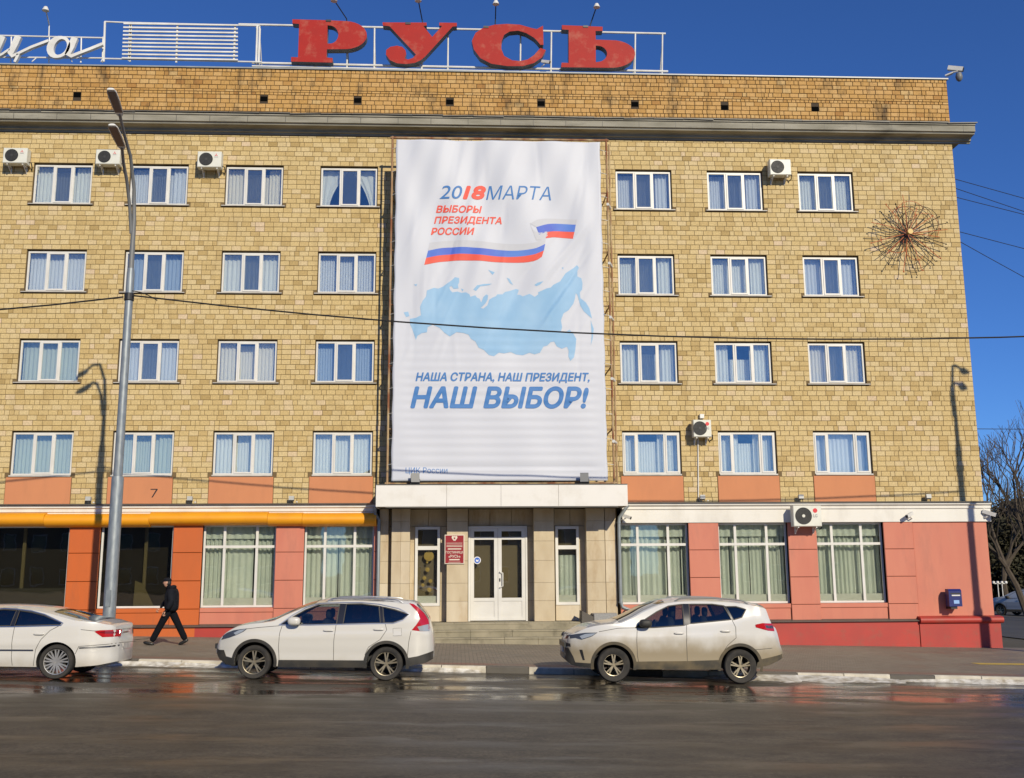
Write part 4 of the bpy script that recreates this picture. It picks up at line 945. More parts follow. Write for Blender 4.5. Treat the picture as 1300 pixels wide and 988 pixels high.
letter_solid([(617,160),(875,170),(875,197),(830,197),(832,252),(920,255)]+arc(930,343,152,88,80,-86,14)+[(612,427),(615,398),(660,400),(660,190),(617,187)],
             [[(832,290)]+arc(840,342,64,52,78,-80,10)+[(832,395)]], cv2, RY, .32, sign, 'letter')
fr = MB()
def RP(px, py, Y=RY+.42): return at(px, py, Y)
def pipe_px(mb, pts, r=.035, Y=RY+.42): mb.tube([RP(a, b, Y) for a, b in pts], r, 8)
pipe_px(fr, [(303, 31), (845, 43)], .04); pipe_px(fr, [(320, 80), (848, 91)], .045); pipe_px(fr, [(320, 84), (848, 95)], .03, RY+.2)
fr.build('frame_rail', STEEL_W, sign, smooth=True)
for px, t, b_ in ((326, 32, 84), (329.5, 33, 84), (441, 35, 84), (475.5, 36, 85), (569, 38, 87), (536, 38, 87), (661, 40, 89), (806.5, 43, 92), (841, 43, 92), (700, 41, 90), (400, 35, 83)):
    m = MB(); pipe_px(m, [(px, t), (px-.6, b_+3)], .03); m.build('frame_post', STEEL_W, sign, smooth=True)
    m = MB(); a = RP(px, t+8); m.tube([a, Vector((a.x, a.y+1.1, PZ1))], .02, 6); m.build('frame_stay', STEEL_W, sign)
cap = [(417, 26.5), (518, 30), (617, 34.5), (743.5, 34)]
for px, py in cap:
    q = at(px, py, RY-.01); MB().box(q.x-.09, q.x+.09, RY-.02, RY+.1, q.z-.03, q.z+.045).build('lamp_socket', BLACKM, sign)
# script lettering on the left
script = thing('script_sign', 'white cursive rooftop lettering ending in ца on a thin rail', 'sign', (0, 0, 0))
def cv3(a, b, Y=RY): q = at(a/3.8235, b/3.8235, Y); return Vector((q.x, Y, q.z))
def stroke(pts, ws, name='letter_stroke', depth=.14, close=False):
    n = len(pts); top = []; bot = []
    P = [cv3(*p) for p in pts]; W_ = ws if isinstance(ws, list) else [ws]*n
    for i in range(n):
        a = P[(i-1) % n] if (close or i) else P[0]; b = P[(i+1) % n] if (close or i < n-1) else P[-1]
        t = (b-a).normalized(); nn = Vector((-t.z, 0, t.x)); top.append(P[i]+nn*W_[i]/2); bot.append(P[i]-nn*W_[i]/2)
    m = MB(); rng = range(n if close else n-1); D = Vector((0, depth, 0))
    for i in rng:
        j = (i+1) % n
        m.quad(bot[i], bot[j], top[j], top[i]); m.quad(bot[i]+D, top[i]+D, top[j]+D, bot[j]+D); m.quad(top[i], top[j], top[j]+D, top[i]+D); m.quad(bot[i], bot[i]+D, bot[j]+D, bot[j])
    if not close:
        m.quad(bot[0], top[0], top[0]+D, bot[0]+D); m.quad(bot[-1], bot[-1]+D, top[-1]+D, top[-1])
    m.build(name, STEEL_W, script, recalc=True)
stroke([(12,175),(-5,215),(-25,265),(-12,272),(10,262),(45,238)], [.2,.2,.17,.1,.08,.07])
stroke([(88,175),(70,215),(50,258),(58,272),(80,262),(150,228),(235,196)], [.22,.22,.2,.12,.09,.09,.09])
stroke([(88,262),(78,285),(70,300)], [.10,.09,.08])
an = [(288+44*cos(radians(w))+10*sin(radians(w)), 228-46*sin(radians(w))) for w in range(0, 360, 18)]
stroke(an, [.11+.13*max(0, -cos(radians(w))) for w in range(0, 360, 18)], 'letter_stroke', .14, True)
stroke([(362,182),(345,225),(328,262),(345,272),(380,258),(440,235),(496,212)], [.22,.22,.2,.12,.10,.10,.10])
m = MB()
for a, b in (((-60, 172), (505, 185)), ((-60, 278), (505, 283))): m.tube([cv3(*a, RY+.3), cv3(*b, RY+.3)], .03, 8)
m.build('frame_rail', STEEL_W, script, smooth=True)
for px in (55, 240, 395, 500):
    m = MB(); m.tube([cv3(px, 180, RY+.3), cv3(px-3, 305, RY+.3)], .025, 8); m.build('frame_post', STEEL_W, script)
for pts in (((500, 285), (490, 300)), ((340, 283), (350, 300)), ((175, 283), (155, 300))):
    m = MB(); m.tube([cv3(*pts[0], RY+.3), cv3(*pts[1], RY+.1)], .02, 6); m.build('frame_stay', STEEL_W, script)
# slatted panel
slat = thing('slatted_panel', 'white slatted panel of horizontal bars on the roof between the two signs', 'panel', (0, 0, 0))
for k in range(10):
    yl = lerp(115, 282, k/9); yr = lerp(123, 291, k/9); x0 = lerp(600, 592, k/9)
    m = MB(); m.bar(cv3(x0, yl, RY+.2), cv3(1155, yr, RY+.2), .04, .055); m.build('slat', STEEL_W, slat)
for px, t, b_ in ((510, 106, 300), (637, 118, 300), (632, 118, 296), (862, 118, 305), (1142, 122, 296), (1250, 125, 305), (1262, 140, 305)):
    m = MB(); m.bar(cv3(px, t, RY+.26), cv3(px-6, b_, RY+.26), .06, .05); m.build('upright', STEEL_W, slat)
m = MB(); m.tube([cv3(508, 106, RY+.28), cv3(600, 110, RY+.28), cv3(1260, 126, RY+.28)], .03, 8); m.build('top_rail', STEEL_W, slat, smooth=True)
m = MB(); m.tube([cv3(500, 285, RY+.28), cv3(1270, 302, RY+.28)], .03, 8); m.build('bottom_rail', STEEL_W, slat, smooth=True)
# lamps on thin stalks over the signs
for i, (pts, lb) in enumerate(((((62, 47), (62.5, 32), (58, 12)), 'small white lamp on a bent stalk above the cursive sign'), (((441, 34), (440, 24), (424, 0)), 'stalk lamp leaning out above the first red letter Р'),
        (((538, 36), (536, 26), (531, 0)), 'stalk lamp leaning out above the second red letter У'), (((628.5, 33), (629, 24), (629.5, 4)), 'upright stalk lamp above the third red letter С'), (((749, 33), (752, 24), (757.5, 8)), 'stalk lamp leaning right above the last red letter Ь'))):
    base = at(*pts[0], RY+.35); o = thing('sign_lamp', lb, 'lamp', base, group='stalk lamps lighting the rooftop letters')
    P = [at(*pts[0], RY+.35)-base, at(*pts[1], RY+.30)-base, at(*pts[2], RY-.45)-base]
    MB().tube(P, .022, 6).build('stalk', BLACKM if i else STEEL_W, o, smooth=True)
    h = P[-1]; MB().lathe([(.001, .10), (.06, .09), (.10, .0), (.12, -.05), (.105, -.06), (.001, -.05)], h, 'z', 14).build('lamp_head', STEEL_W, o, smooth=True)

MARK_D = pm('grille_grey', (.035,.036,.036), .6)
# ------------------------------------------------------------------ air conditioners
def ac(pxa, pya, pxb, pyb, label, logo, big=False, wall=0.0):
    yf = wall-.44; a = at(pxa, pya, yf); b = at(pxb, pyb, yf); w = b.x-a.x; h = a.z-b.z; d = .30
    o = thing('air_conditioner', label, 'air conditioner', ((a.x+b.x)/2, yf, b.z), group='outdoor air conditioning units on the facade')
    m = MB().chamfer(-w/2, w/2, 0, d, 0, h, .018); m.add([(-w/2, d, 0), (w/2, d, 0), (w/2, d, h), (-w/2, d, h)], [(3,2,1,0)]); body = m.build('casing', ACW, o, recalc=True)
    r = h*.385; cx = -w/2+w*.36; cz_ = h*.5
    MB().lathe([(.001, -.003), (r, -.003), (r, -.008), (r*1.06, -.010), (r*1.06, .004)], (cx, 0, cz_), 'y', 32).build('fan_opening', ACG, o)
    g = MB()
    for q in (.28, .48, .66, .83): g.lathe([(r*q-.006, -.012), (r*q+.006, -.012), (r*q+.006, -.006), (r*q-.006, -.006)], (cx, 0, cz_), 'y', 28)
    for k in range(8): g.bar((cx, -.01, cz_), (cx+r*cos(pi*k/4), -.01, cz_+r*sin(pi*k/4)), .008, .005, up=(0,1,0))
    g.build('grille', MARK_D, o)
    fb_ = MB()
    for k in range(3):
        w0 = 2*pi*k/3; fb_.add([(cx, .03, cz_), (cx+r*.85*cos(w0), .015, cz_+r*.85*sin(w0)), (cx+r*.9*cos(w0+.7), .045, cz_+r*.9*sin(w0+.7))], [(0,1,2)])
    fb_.lathe([(.001, -.016), (r*.2, -.014), (r*.2, .04)], (cx, 0, cz_), 'y', 16); fb_.build('fan', MARK_D, o)
    if big: MB().lathe([(.001, -.02), (r*.19, -.019), (r*.2, -.015)], (cx, 0, cz_), 'y', 16).build('fan_cap', ACW, o)
    for s_ in (-1, 1): m = MB(); m.bar((s_*w*.32, .04, -.02), (s_*w*.32, .44, -.02), .04, .04); m.bar((s_*w*.32, .425, -.02), (s_*w*.32, .425, -.22), .04, .02); m.bar((s_*w*.32, .12, -.03), (s_*w*.32, .42, -.20), .025, .025); m.build('bracket', STEEL_W, o)
    MB().tube([(w/2-.02, .2, h*.2), (w/2+.07, .22, h*.15), (w/2+.08, .30, -.05), (w/2+.03, .42, -.08)], .018, 8).build('hose', DARK, o, smooth=True)
    lx, lz = w*.28, h*.76; s = h*.11
    if logo == 'diamonds':
        m = MB()
        for ang in (90, 210, 330):
            ux, uz = cos(radians(ang)), sin(radians(ang)); m.add([(lx, -.004, lz), (lx+s*.62*(ux*.866-uz*.5)*.85, -.004, lz+s*.62*(uz*.866+ux*.5)*.85), (lx+s*1.05*ux, -.004, lz+s*1.05*uz), (lx+s*.62*(ux*.866+uz*.5)*.85, -.004, lz+s*.62*(uz*.866-ux*.5)*.85)], [(0,1,2,3), (3,2,1,0)][:1])
        m.build('badge', MARK_R, o); MB().box(lx-s, lx+s, -.004, -.001, lz-s*1.25, lz-s*.95).build('badge_line', MARK_G, o)
    elif logo == 'round':
        MB().lathe([(.001, -.004), (s, -.004), (s, 0)], (lx, 0, lz), 'y', 20).build('badge', MARK_R, o); flat_text('LG', lx-s*.9, lx+s*.9, lz-s*3.0, lz-s*1.6, -.004, MARK_G, o, bold=.02)
    return o
ac(4.5, 187.5, 33.5, 207, 'air conditioner at the far left of the top floor', 'diamonds')
ac(122, 189.6, 151.5, 208.5, 'air conditioner behind the lamp heads on the top floor', 'diamonds')
ac(251, 192, 280.5, 212.3, 'air conditioner with red badge, third from the left on the top floor', 'diamonds')
ac(977, 202, 1004.8, 222, 'air conditioner between the two rightmost top floor windows', None)
ac(880, 533, 903.6, 554.7, 'air conditioner with round red badge above a white downpipe', 'round')
ac(1006.5, 642, 1043.8, 668.3, 'large air conditioner with round badge mounted over the white fascia', 'round', True, GY-.08)
q0 = at(886, 556, -.02); q1 = at(886.5, 634, -.02)
tag(MB().tube([q0+Vector((0,-.01,0)), q1+Vector((0,-.01,0))], .02, 8).build('conduit', PVC), 'thin white conduit running down the bricks below an air conditioner', 'pipe')
q = at(891, 529, -.1); tag(MB().chamfer(q.x-.07, q.x+.07, -.14, .0, q.z-.06, q.z+.08, .01).build('junction_box', STEEL_W), 'small white box just above the round badged air conditioner', 'box')

# ------------------------------------------------------------------ small lamps and cameras on the ledge
for px, py, lb in ((112, 632, 'small white floodlight on the ledge nearest the left lamp post shadow'), (241, 632, 'small white floodlight on the ledge right of the painted seven'), (370, 632, 'small white floodlight on the ledge left of the canopy'),
        (892, 632, 'small white floodlight on the ledge beside the white conduit'), (1017, 632, 'small white floodlight on the ledge above the large air conditioner'), (1179, 632, 'small white floodlight on the ledge nearest the building corner')):
    q = at(px, py, -.2); o = thing('ledge_floodlight', lb, 'floodlight', (q.x, -.2, 4.36), group='small floodlights along the ledge')
    MB().add([(-.10,-.06,.12), (.10,-.06,.12), (.10,.10,.08), (-.10,.10,.08), (-.10,-.03,.28), (.10,-.03,.28), (.10,.12,.24), (-.10,.12,.24)], [(3,2,1,0), (4,5,6,7), (0,1,5,4), (1,2,6,5), (2,3,7,6), (3,0,4,7)]).build('housing', FLOODW, o); o.scale = (.8, .8, .8)
    for bx in (-.07, .07): MB().bar((bx, .03, 0), (bx, .03, .14), .02, .03).build('bracket', BLACKM, o)
    if px < 1000: MB().lathe([(.001, -.03), (.04, -.02), (.04, .02), (.001, .03)], (.21, .03, .05), 'z', 10).build('sensor', PVC, o, smooth=True)
def bullet_cam(px, py, Y, lb, dirx, s=1.0):
    q = at(px, py, Y); o = thing('security_camera', lb, 'camera', q, group='security cameras')
    MB().tube([(-.18*s*dirx, .2*s, -.12*s), (-.1*s*dirx, .05*s, -.12*s), (0, 0, -.03*s)], .025*s, 8).build('arm', STEEL_W, o, smooth=True)
    m = MB(); m.bar((-.16*s*dirx, .1*s, .08*s), (.16*s*dirx, -.12*s, -.06*s), .12*s, .12*s); m.build('body', PVC, o)
    m = MB(); m.bar((.16*s*dirx, -.12*s, -.06*s), (.17*s*dirx, -.127*s, -.064*s), .10*s, .10*s); m.build('lens', BLACKM, o); return o
c = bullet_cam(1213, 88, -.05, 'white security cameras on an arm at the right end of the parapet', 1, 1.25)
MB().lathe([(.001, .16), (.09, .14), (.12, .02), (.12, -.02), (.10, -.10), (.05, -.16), (.001, -.18)], (.03, -.15, -.36), 'z', 18).build('dome', LAMPM, c, smooth=True)
MB().tube([(-.35, .1, -.2), (-.1, 0, -.12), (.03, -.1, -.12)], .03, 8).build('outrigger', STEEL_W, c)
bullet_cam(1154.5, 654, GY-.2, 'small grey security camera on the white fascia by the mailbox', -1, .8)
bullet_cam(1256, 652, GY-.15, 'white security camera on the ground floor corner of the building', 1, 1.0)
bullet_cam(693, 79, RY-.1, 'small white camera on the parapet below the letter С', 1, .8)
bullet_cam(795, 656, PY-.1, 'small white camera beside the bend of the right drainpipe', 1, .8)
# mailbox
MBY = GY-.40
a, b = at(1204, 748, MBY), at(1222, 770, MBY)
o = thing('mailbox', 'dark blue wall mailbox on the pink corner wall', 'mailbox', ((a.x+b.x)/2, MBY, b.z)); w = (b.x-a.x)/2; h = a.z-b.z
m = MB(); m.extrude_x([(0, 0), (.26, 0), (.26, h), (.06, h), (0, h-.06)], -w, w); m.build('body', BLUEBOX, o, recalc=True)
MB().box(-w+.05, w-.02, -.004, -.001, h*.70, h*.78).build('slot_flap', BLACKM, o)
MB().box(-w*.55, w*.75, -.005, -.001, h*.60, h*.67).build('lettering_band', PVC, o)
MB().box(-w*.3, w*.55, -.005, -.001, h*.16, h*.36).build('label', pm('pale_blue_label', (.25,.42,.72), .5), o)
MB().box(-w*.7, w*.3, .05, .42, -.08, -.001).build('bracket', BLACKM, o)
# iron wheel near the drainpipe foot
q = at(797, 781, -1.3); o = thing('iron_wheel', 'small dark spoked iron wheel standing by the drainpipe foot', 'wheel', q)
m = MB(); m.tube([(.16*cos(2*pi*k/24), 0, .16*sin(2*pi*k/24)) for k in range(25)], .02, 6); m.build('rim', BLACKM, o)
m = MB()
for k in range(4): m.bar((-.16*cos(pi*k/4), 0, -.16*sin(pi*k/4)), (.16*cos(pi*k/4), 0, .16*sin(pi*k/4)), .016, .016, up=(0,1,0))
m.build('spokes', BLACKM, o); MB().tube([(-.1, 0, -.14), (-.14, 0, -.5), (-.14, .0, -q.z+gz(q.x)+PAVE)], .02, 6).build('stand', BLACKM, o)

# ------------------------------------------------------------------ wire sunburst
q = at(1153.5, 295.5, -.25); sb = thing('wire_sunburst', 'wire firework ornament of radiating rods on the upper right wall', 'ornament', (q.x, 0, q.z))
rr = random.Random(5)
def node(ang, r, y): return (r*cos(ang), y, r*sin(ang))
for k in range(34):
    ang = 2*pi*k/34+rr.uniform(-.06, .06); L_ = rr.uniform(1.0, 1.42)*(1.0 if sin(ang) < .3 else .95)
    m = MB(); m.tube([node(ang, .05, -.15), node(ang+.04, L_*.5, -.30), node(ang+.05, L_, -.20-.2*rr.random())], .012, 5)
    if rr.random() < .6: e_ = node(ang+.05, L_, -.3); m.lathe([(.001, -.03), (.03, 0), (.001, .03)], e_, 'y', 6)
    m.build('rod', BLACKM if k % 3 else ORWIRE, sb)
for k in range(11):
    a0 = 2*pi*k/11+rr.uniform(-.2, .2); m = MB(); sgn = rr.choice((1, 1, -1)); P = []; rk = rr.uniform(.7, 1.18); tk = rr.uniform(1.0, 1.9)
    for i in range(13):
        t = i/12; P.append(node(a0+sgn*t*tk, .12+rk*sin(t*pi*.62), -.12-.12*sin(pi*t)))
    m.tube(P, .010, 5); m.build('curled_rod', ORWIRE if k % 2 else BLACKM, sb)
MB().lathe([(.001, -.42), (.09, -.42), (.09, -.36), (.03, -.36), (.03, .0)], (0, 0, 0), 'y', 20).build('hub', pm('hub_yellow', (.62,.43,.12), .5), sb)
MB().lathe([(.10, -.14), (.16, -.14), (.16, -.11), (.10, -.11)], (0, 0, 0), 'y', 20).build('collar', BLACKM, sb)

# ------------------------------------------------------------------ lamp posts
UB = (at(152, 142, -9.1).x+8.57, at(141, 111, -9.95).x+8.57); LB = (at(155, 185.5, -8.65).x+8.57, at(142.6, 159.6, -9.5).x+8.57)
def lamp_post(loc, rotz, label):
    o = thing('lamp_post', label, 'street lamp', loc, rotz, 'street lamp posts on the pavement'); b = loc[2]
    m = MB(); m.lathe([(.21, -.05), (.21, .03), (.155, .05), (.15, 4.55-b), (.14, 4.62-b)], n=20); m.build('lower_sleeve', GALV, o, smooth=True)
    m = MB(); m.lathe([(.112, 4.55-b), (.10, 9.9-b), (.085, 10.05-b)], n=18); m.build('pole', GALV, o, smooth=True)
    m = MB(); m.tube([(0, 0, 9.95-b), (0, 0, 11.4-b), (-.02, -.10, 12.2-b), (-.03, -.55, 12.95-b), (-.02, -1.2, 13.28-b), (UB[0], -2.0, 13.50-b)], [.075, .055, .045, .042, .04, .038], 10); m.build('upper_arm', LAMPM, o, smooth=True)
    m = MB(); m.tube([(-.05, 0, 11.0-b), (-.10, -.10, 11.7-b), (-.10, -.5, 12.3-b), (-.06, -1.0, 12.6-b), (LB[0], -1.55, 12.80-b)], [.045, .043, .042, .04, .038], 10); m.build('lower_arm', LAMPM, o, smooth=True)
    for (p, e_, nm) in (((UB[0], -1.95, 13.49-b), (UB[1], -2.85, 13.76-b), 'upper'), ((LB[0], -1.5, 12.79-b), (LB[1], -2.4, 13.02-b), 'lower')):
        p = Vector(p); e_ = Vector(e_); t = (e_-p).normalized(); x = t.cross(Vector((0,0,1))).normalized(); u = x.cross(t)
        m = MB(); ring = []
        for s_, w, h in ((-.02, .05, .045), (.08, .10, .06), (.5, .125, .07), (.85, .12, .065), (.97, .085, .035)):
            c = p+t*s_; ring.append([c-x*w-u*.02, c+x*w-u*.02, c+x*w*.9+u*h*.5, c+x*w*.4+u*h, c-x*w*.4+u*h, c-x*w*.9+u*h*.5])
        vs_ = [v for r_ in ring for v in r_]; fs_ = [(i*6+k, i*6+(k+1) % 6, (i+1)*6+(k+1) % 6, (i+1)*6+k) for i in range(4) for k in range(6)]+[tuple(range(6))[::-1], tuple(24+k for k in range(6))]
        m.add(vs_, fs_); h_ = m.build('lamp_head', STEEL_W, o, smooth=True, recalc=True)
        m = MB(); c0 = p+t*.12-u*.024; c1 = p+t*.90-u*.024; m.quad(c0-x*.09, c0+x*.09, c1+x*.10, c1-x*.10); m.build('lens', pm('lamp_lens', (.16,.12,.10), .3) if 'lamp_lens' not in MATS else MATS['lamp_lens'], h_)
    m = MB(); m.lathe([(.118, 9.18-b), (.125, 9.2-b), (.125, 9.36-b), (.118, 9.38-b)], n=16); m.build('cable_clamp', BLACKM, o)
    m = MB(); m.box(-.06, .06, -.17, -.11, 1.1, 1.5); m.build('hatch', GALV, o)
    return o
PX1, PY1 = -8.57, -7.1
lamp_post((PX1, PY1, gz(PX1)+PAVE), 0, 'tall galvanised lamp post with two lamp heads beside the white sedan')
PX2 = 19.15
lamp_post((PX2, -7.1, gz(PX2)+PAVE), radians(28), 'galvanised lamp post just outside the right edge, casting its shadow on the corner wall')
# overhead cables
def cable(pts, r, label, grp='overhead cables'):
    P = []
    for i in range(len(pts)-1):
        a, b = Vector(pts[i][:3]), Vector(pts[i+1][:3]); sag = pts[i][3] if len(pts[i]) > 3 else 0
        for k in range(12):
            t = k/12; v = a.lerp(b, t); v.z -= sag*4*t*(1-t); P.append(v)
    P.append(Vector(pts[-1][:3])); o = MB().tube(P, r, 6).build('overhead_cable', CABLE, smooth=True); return tag(o, label, 'cable', grp)
cable([(PX1+.12, PY1-.1, 9.30, .62), (PX2, -7.1, 8.52)], .022, 'black cable strung from the lamp post across the banner')
cable([(-30, PY1, 9.4, .75), (PX1-.12, PY1-.1, 9.26)], .022, 'black cable running left from the lamp post')
cable([(PX1+.1, PY1-.12, 9.42, -.05), (PX1+.75, PY1-.1, 9.17)], .014, 'short slack loop of cable at the lamp post clamp')
for (z0, x1, z1, sg, lb) in ((16.45, 60, 6.5, .6, 'topmost thin wire running right from the building side'), (16.15, 60, 3.5, .6, 'second thin wire from the top at the building side'), (15.72, 60, 7.0, .6, 'third thin wire from the top at the building side'), (14.42, 60, 5.0, .5, 'fourth thin wire from the top at the building side'), (14.35, 40, 2.0, .3, 'steepest thin wire falling from the building side'), (7.0, 60, 8.6, .5, 'lowest thin wire crossing the sky above the bare trees')):
    cable([(XR, 2.0, z0, sg), (x1, 2.0, z1)], .012, lb)
# ------------------------------------------------------------------ cars
def car_paint(name, col, mud=0.0, mud_top=.9, rough=.28):
    m = bpy.data.materials.new(name); m.use_nodes = True; nt = m.node_tree; b = nt.nodes['Principled BSDF']; L = nt.links
    b.inputs['Coat Weight'].default_value = .8; b.inputs['Coat Roughness'].default_value = .05
    tc = nt.nodes.new('ShaderNodeTexCoord'); sp = nt.nodes.new('ShaderNodeSeparateXYZ'); L.new(tc.outputs['Object'], sp.inputs[0])
    n = nt.nodes.new('ShaderNodeTexNoise'); n.inputs['Scale'].default_value = 1.6; n.inputs['Detail'].default_value = 12; n.inputs['Roughness'].default_value = .55; mpz = nt.nodes.new('ShaderNodeMapping'); mpz.inputs['Scale'].default_value = (1.0, 1.0, .7); L.new(tc.outputs['Object'], mpz.inputs[0]); L.new(mpz.outputs[0], n.inputs['Vector'])
    # road dirt splashed up from below, its edge broken by noise
    ad = nt.nodes.new('ShaderNodeMath'); ad.operation = 'MULTIPLY_ADD'; ad.inputs[1].default_value = .7; L.new(n.outputs[0], ad.inputs[0]); L.new(sp.outputs[2], ad.inputs[2])
    r = nt.nodes.new('ShaderNodeMapRange'); r.interpolation_type = 'SMOOTHSTEP'; r.inputs[1].default_value = mud_top+.35+.12; r.inputs[2].default_value = mud_top+.35-.38; r.inputs[3].default_value = 0; r.inputs[4].default_value = mud; L.new(ad.outputs[0], r.inputs[0])
    mx = nt.nodes.new('ShaderNodeMix'); mx.data_type = 'RGBA'; mx.inputs[6].default_value = (*col, 1); mx.inputs[7].default_value = (.27,.215,.125, 1); L.new(r.outputs[0], mx.inputs[0]); L.new(mx.outputs[2], b.inputs['Base Color'])
    rr_ = nt.nodes.new('ShaderNodeMapRange'); rr_.inputs[3].default_value = rough; rr_.inputs[4].default_value = .8; L.new(r.outputs[0], rr_.inputs[0]); L.new(rr_.outputs[0], b.inputs['Roughness'])
    cw = nt.nodes.new('ShaderNodeMapRange'); cw.inputs[3].default_value = .8; cw.inputs[4].default_value = 0; L.new(r.outputs[0], cw.inputs[0]); L.new(cw.outputs[0], b.inputs['Coat Weight'])
    return m
CARGLASS = glass('car_side_glass', (.45,.50,.46), .05); CARTINT = glass('car_tinted_glass', (.06,.065,.06), .06)
SCREEN = pm('windscreen', (.012,.014,.014), .05, coat=.6)
CABIN = pm('cabin_dark', (.02,.02,.021), .8); TYRE = pm('tyre', (.022,.021,.02), .85, .5, 6, col2=(.07,.06,.045)); ALLOY = pm('alloy', (.36,.32,.24), .35, .6, 8, metal=.7, col2=(.25,.2,.12))
ALLOY2 = pm('alloy_bright', (.62,.61,.58), .3, .4, 8, metal=.7, col2=(.35,.31,.24))
TRIM = pm('black_plastic', (.022,.022,.021), .6, .5, 4, col2=(.07,.058,.04)); CHROME = pm('chrome', (.45,.46,.48), .3, metal=1.0)
TAIL = pm('tail_red', (.42,.008,.012), .15, coat=.8); LENS = pm('clear_lens', (.30,.33,.36), .08, coat=1.0); LENS_D = pm('dark_lens', (.05,.052,.055), .1, coat=1.0)
PLATE = pm('number_plate', (.62,.60,.55), .5, .5, 8, col2=(.35,.32,.25)); SEAM = pm('panel_gap', (.05,.047,.04), .8)
BLACKG = pm('gloss_black', (.016,.016,.017), .2, coat=.5)
HSEAT = pm('seat_cloth', (.035,.035,.037), .9)
def boolean(o, cut):
    cut.parent = o.parent; bpy.context.view_layer.update()
    md = o.modifiers.new('cut', 'BOOLEAN'); md.operation = 'DIFFERENCE'; md.object = cut; md.solver = 'EXACT'
    dg = bpy.context.evaluated_depsgraph_get(); dg.update(); me = bpy.data.meshes.new_from_object(o.evaluated_get(dg)); o.modifiers.clear(); o.data = me
    bpy.data.objects.remove(cut)
def cut_poly(pts, axis_y, mat2, name='cutter'):
    """prism through the car: pts (x,z); axis_y: function (x,z)->half width"""
    n = len(pts); v = [(x, -axis_y(x, z), z) for x, z in pts]+[(x, axis_y(x, z), z) for x, z in pts]
    bm = bmesh.new(); vv = [bm.verts.new(p) for p in v]
    bm.faces.new(vv[:n]); bm.faces.new(vv[n:][::-1])
    for k in range(n): bm.faces.new((vv[k], vv[n+k], vv[n+(k+1) % n], vv[(k+1) % n]))
    bmesh.ops.triangulate(bm, faces=bm.faces[:]); bmesh.ops.recalc_face_normals(bm, faces=bm.faces)
    for f in bm.faces: f.material_index = 1
    me = bpy.data.meshes.new(name); bm.to_mesh(me); bm.free()
    for m in mat2: me.materials.append(m)
    o = bpy.data.objects.new(name, me); COL.objects.link(o); return o
def make_wheel(parent, x, y, z, r, spokes, side, alloy, rim_r=.70):
    hub = MB().lathe([(.001, -.02), (r*.30, -.02), (r*.30, .06), (.001, .06)], (0, .03*side*-1, 0), 'y', 20); h = hub.build('wheel', BLACKM, parent); h.location = (x, y, z)
    w = .115; s = side
    prof = [(r*rim_r, -w*.75), (r*.80, -w*.98), (r*.93, -w), (r*.985, -w*.82), (r, -w*.4), (r, w*.4), (r*.985, w*.82), (r*.93, w), (r*.8, w*.98), (r*rim_r, w*.75)]
    MB().lathe(prof, n=48, axis='y').build('tyre', TYRE, h, smooth=True)
    m = MB(); m.lathe([(r*rim_r, s*w*.72), (r*rim_r*.965, s*w*.70), (r*rim_r*.93, s*w*.2), (r*rim_r*.93, -s*w*.7)], n=40, axis='y')
    yo = s*w*.60
    for k in range(spokes):
        for dlt in (-.13, .13):
            a = 2*pi*k/spokes+pi/2; a1 = a+dlt*1.15; a0 = a+dlt*.8
            p0 = Vector((r*.10*cos(a0), yo*.92, r*.10*sin(a0))); p1 = Vector((r*rim_r*.95*cos(a1), yo, r*rim_r*.95*sin(a1)))
            m.bar(p0, p1, r*.085, .03, up=(0,1,0))
    m.lathe([(.001, yo*1.12), (r*.11, yo*1.10), (r*.14, yo*.9), (r*.14, yo*.5)], n=20, axis='y'); m.build('rim', alloy, h, smooth=False)
    return h
def blob(name, c, d, mat, parent, flat=0):
    bm = bmesh.new(); bmesh.ops.create_icosphere(bm, subdivisions=3, radius=1)
    for v in bm.verts:
        q = v.co; e = .7
        v.co = Vector((c[0]+d[0]*abs(q.x)**e*(1 if q.x > 0 else -1), c[1]+d[1]*abs(q.y)**e*(1 if q.y > 0 else -1), c[2]+d[2]*abs(q.z)**e*(1 if q.z > 0 else -1)))
    for f in bm.faces: f.smooth = True
    me = bpy.data.meshes.new(name); bm.to_mesh(me); bm.free(); me.materials.append(mat); o = bpy.data.objects.new(name, me); COL.objects.link(o); o.parent = parent; return o
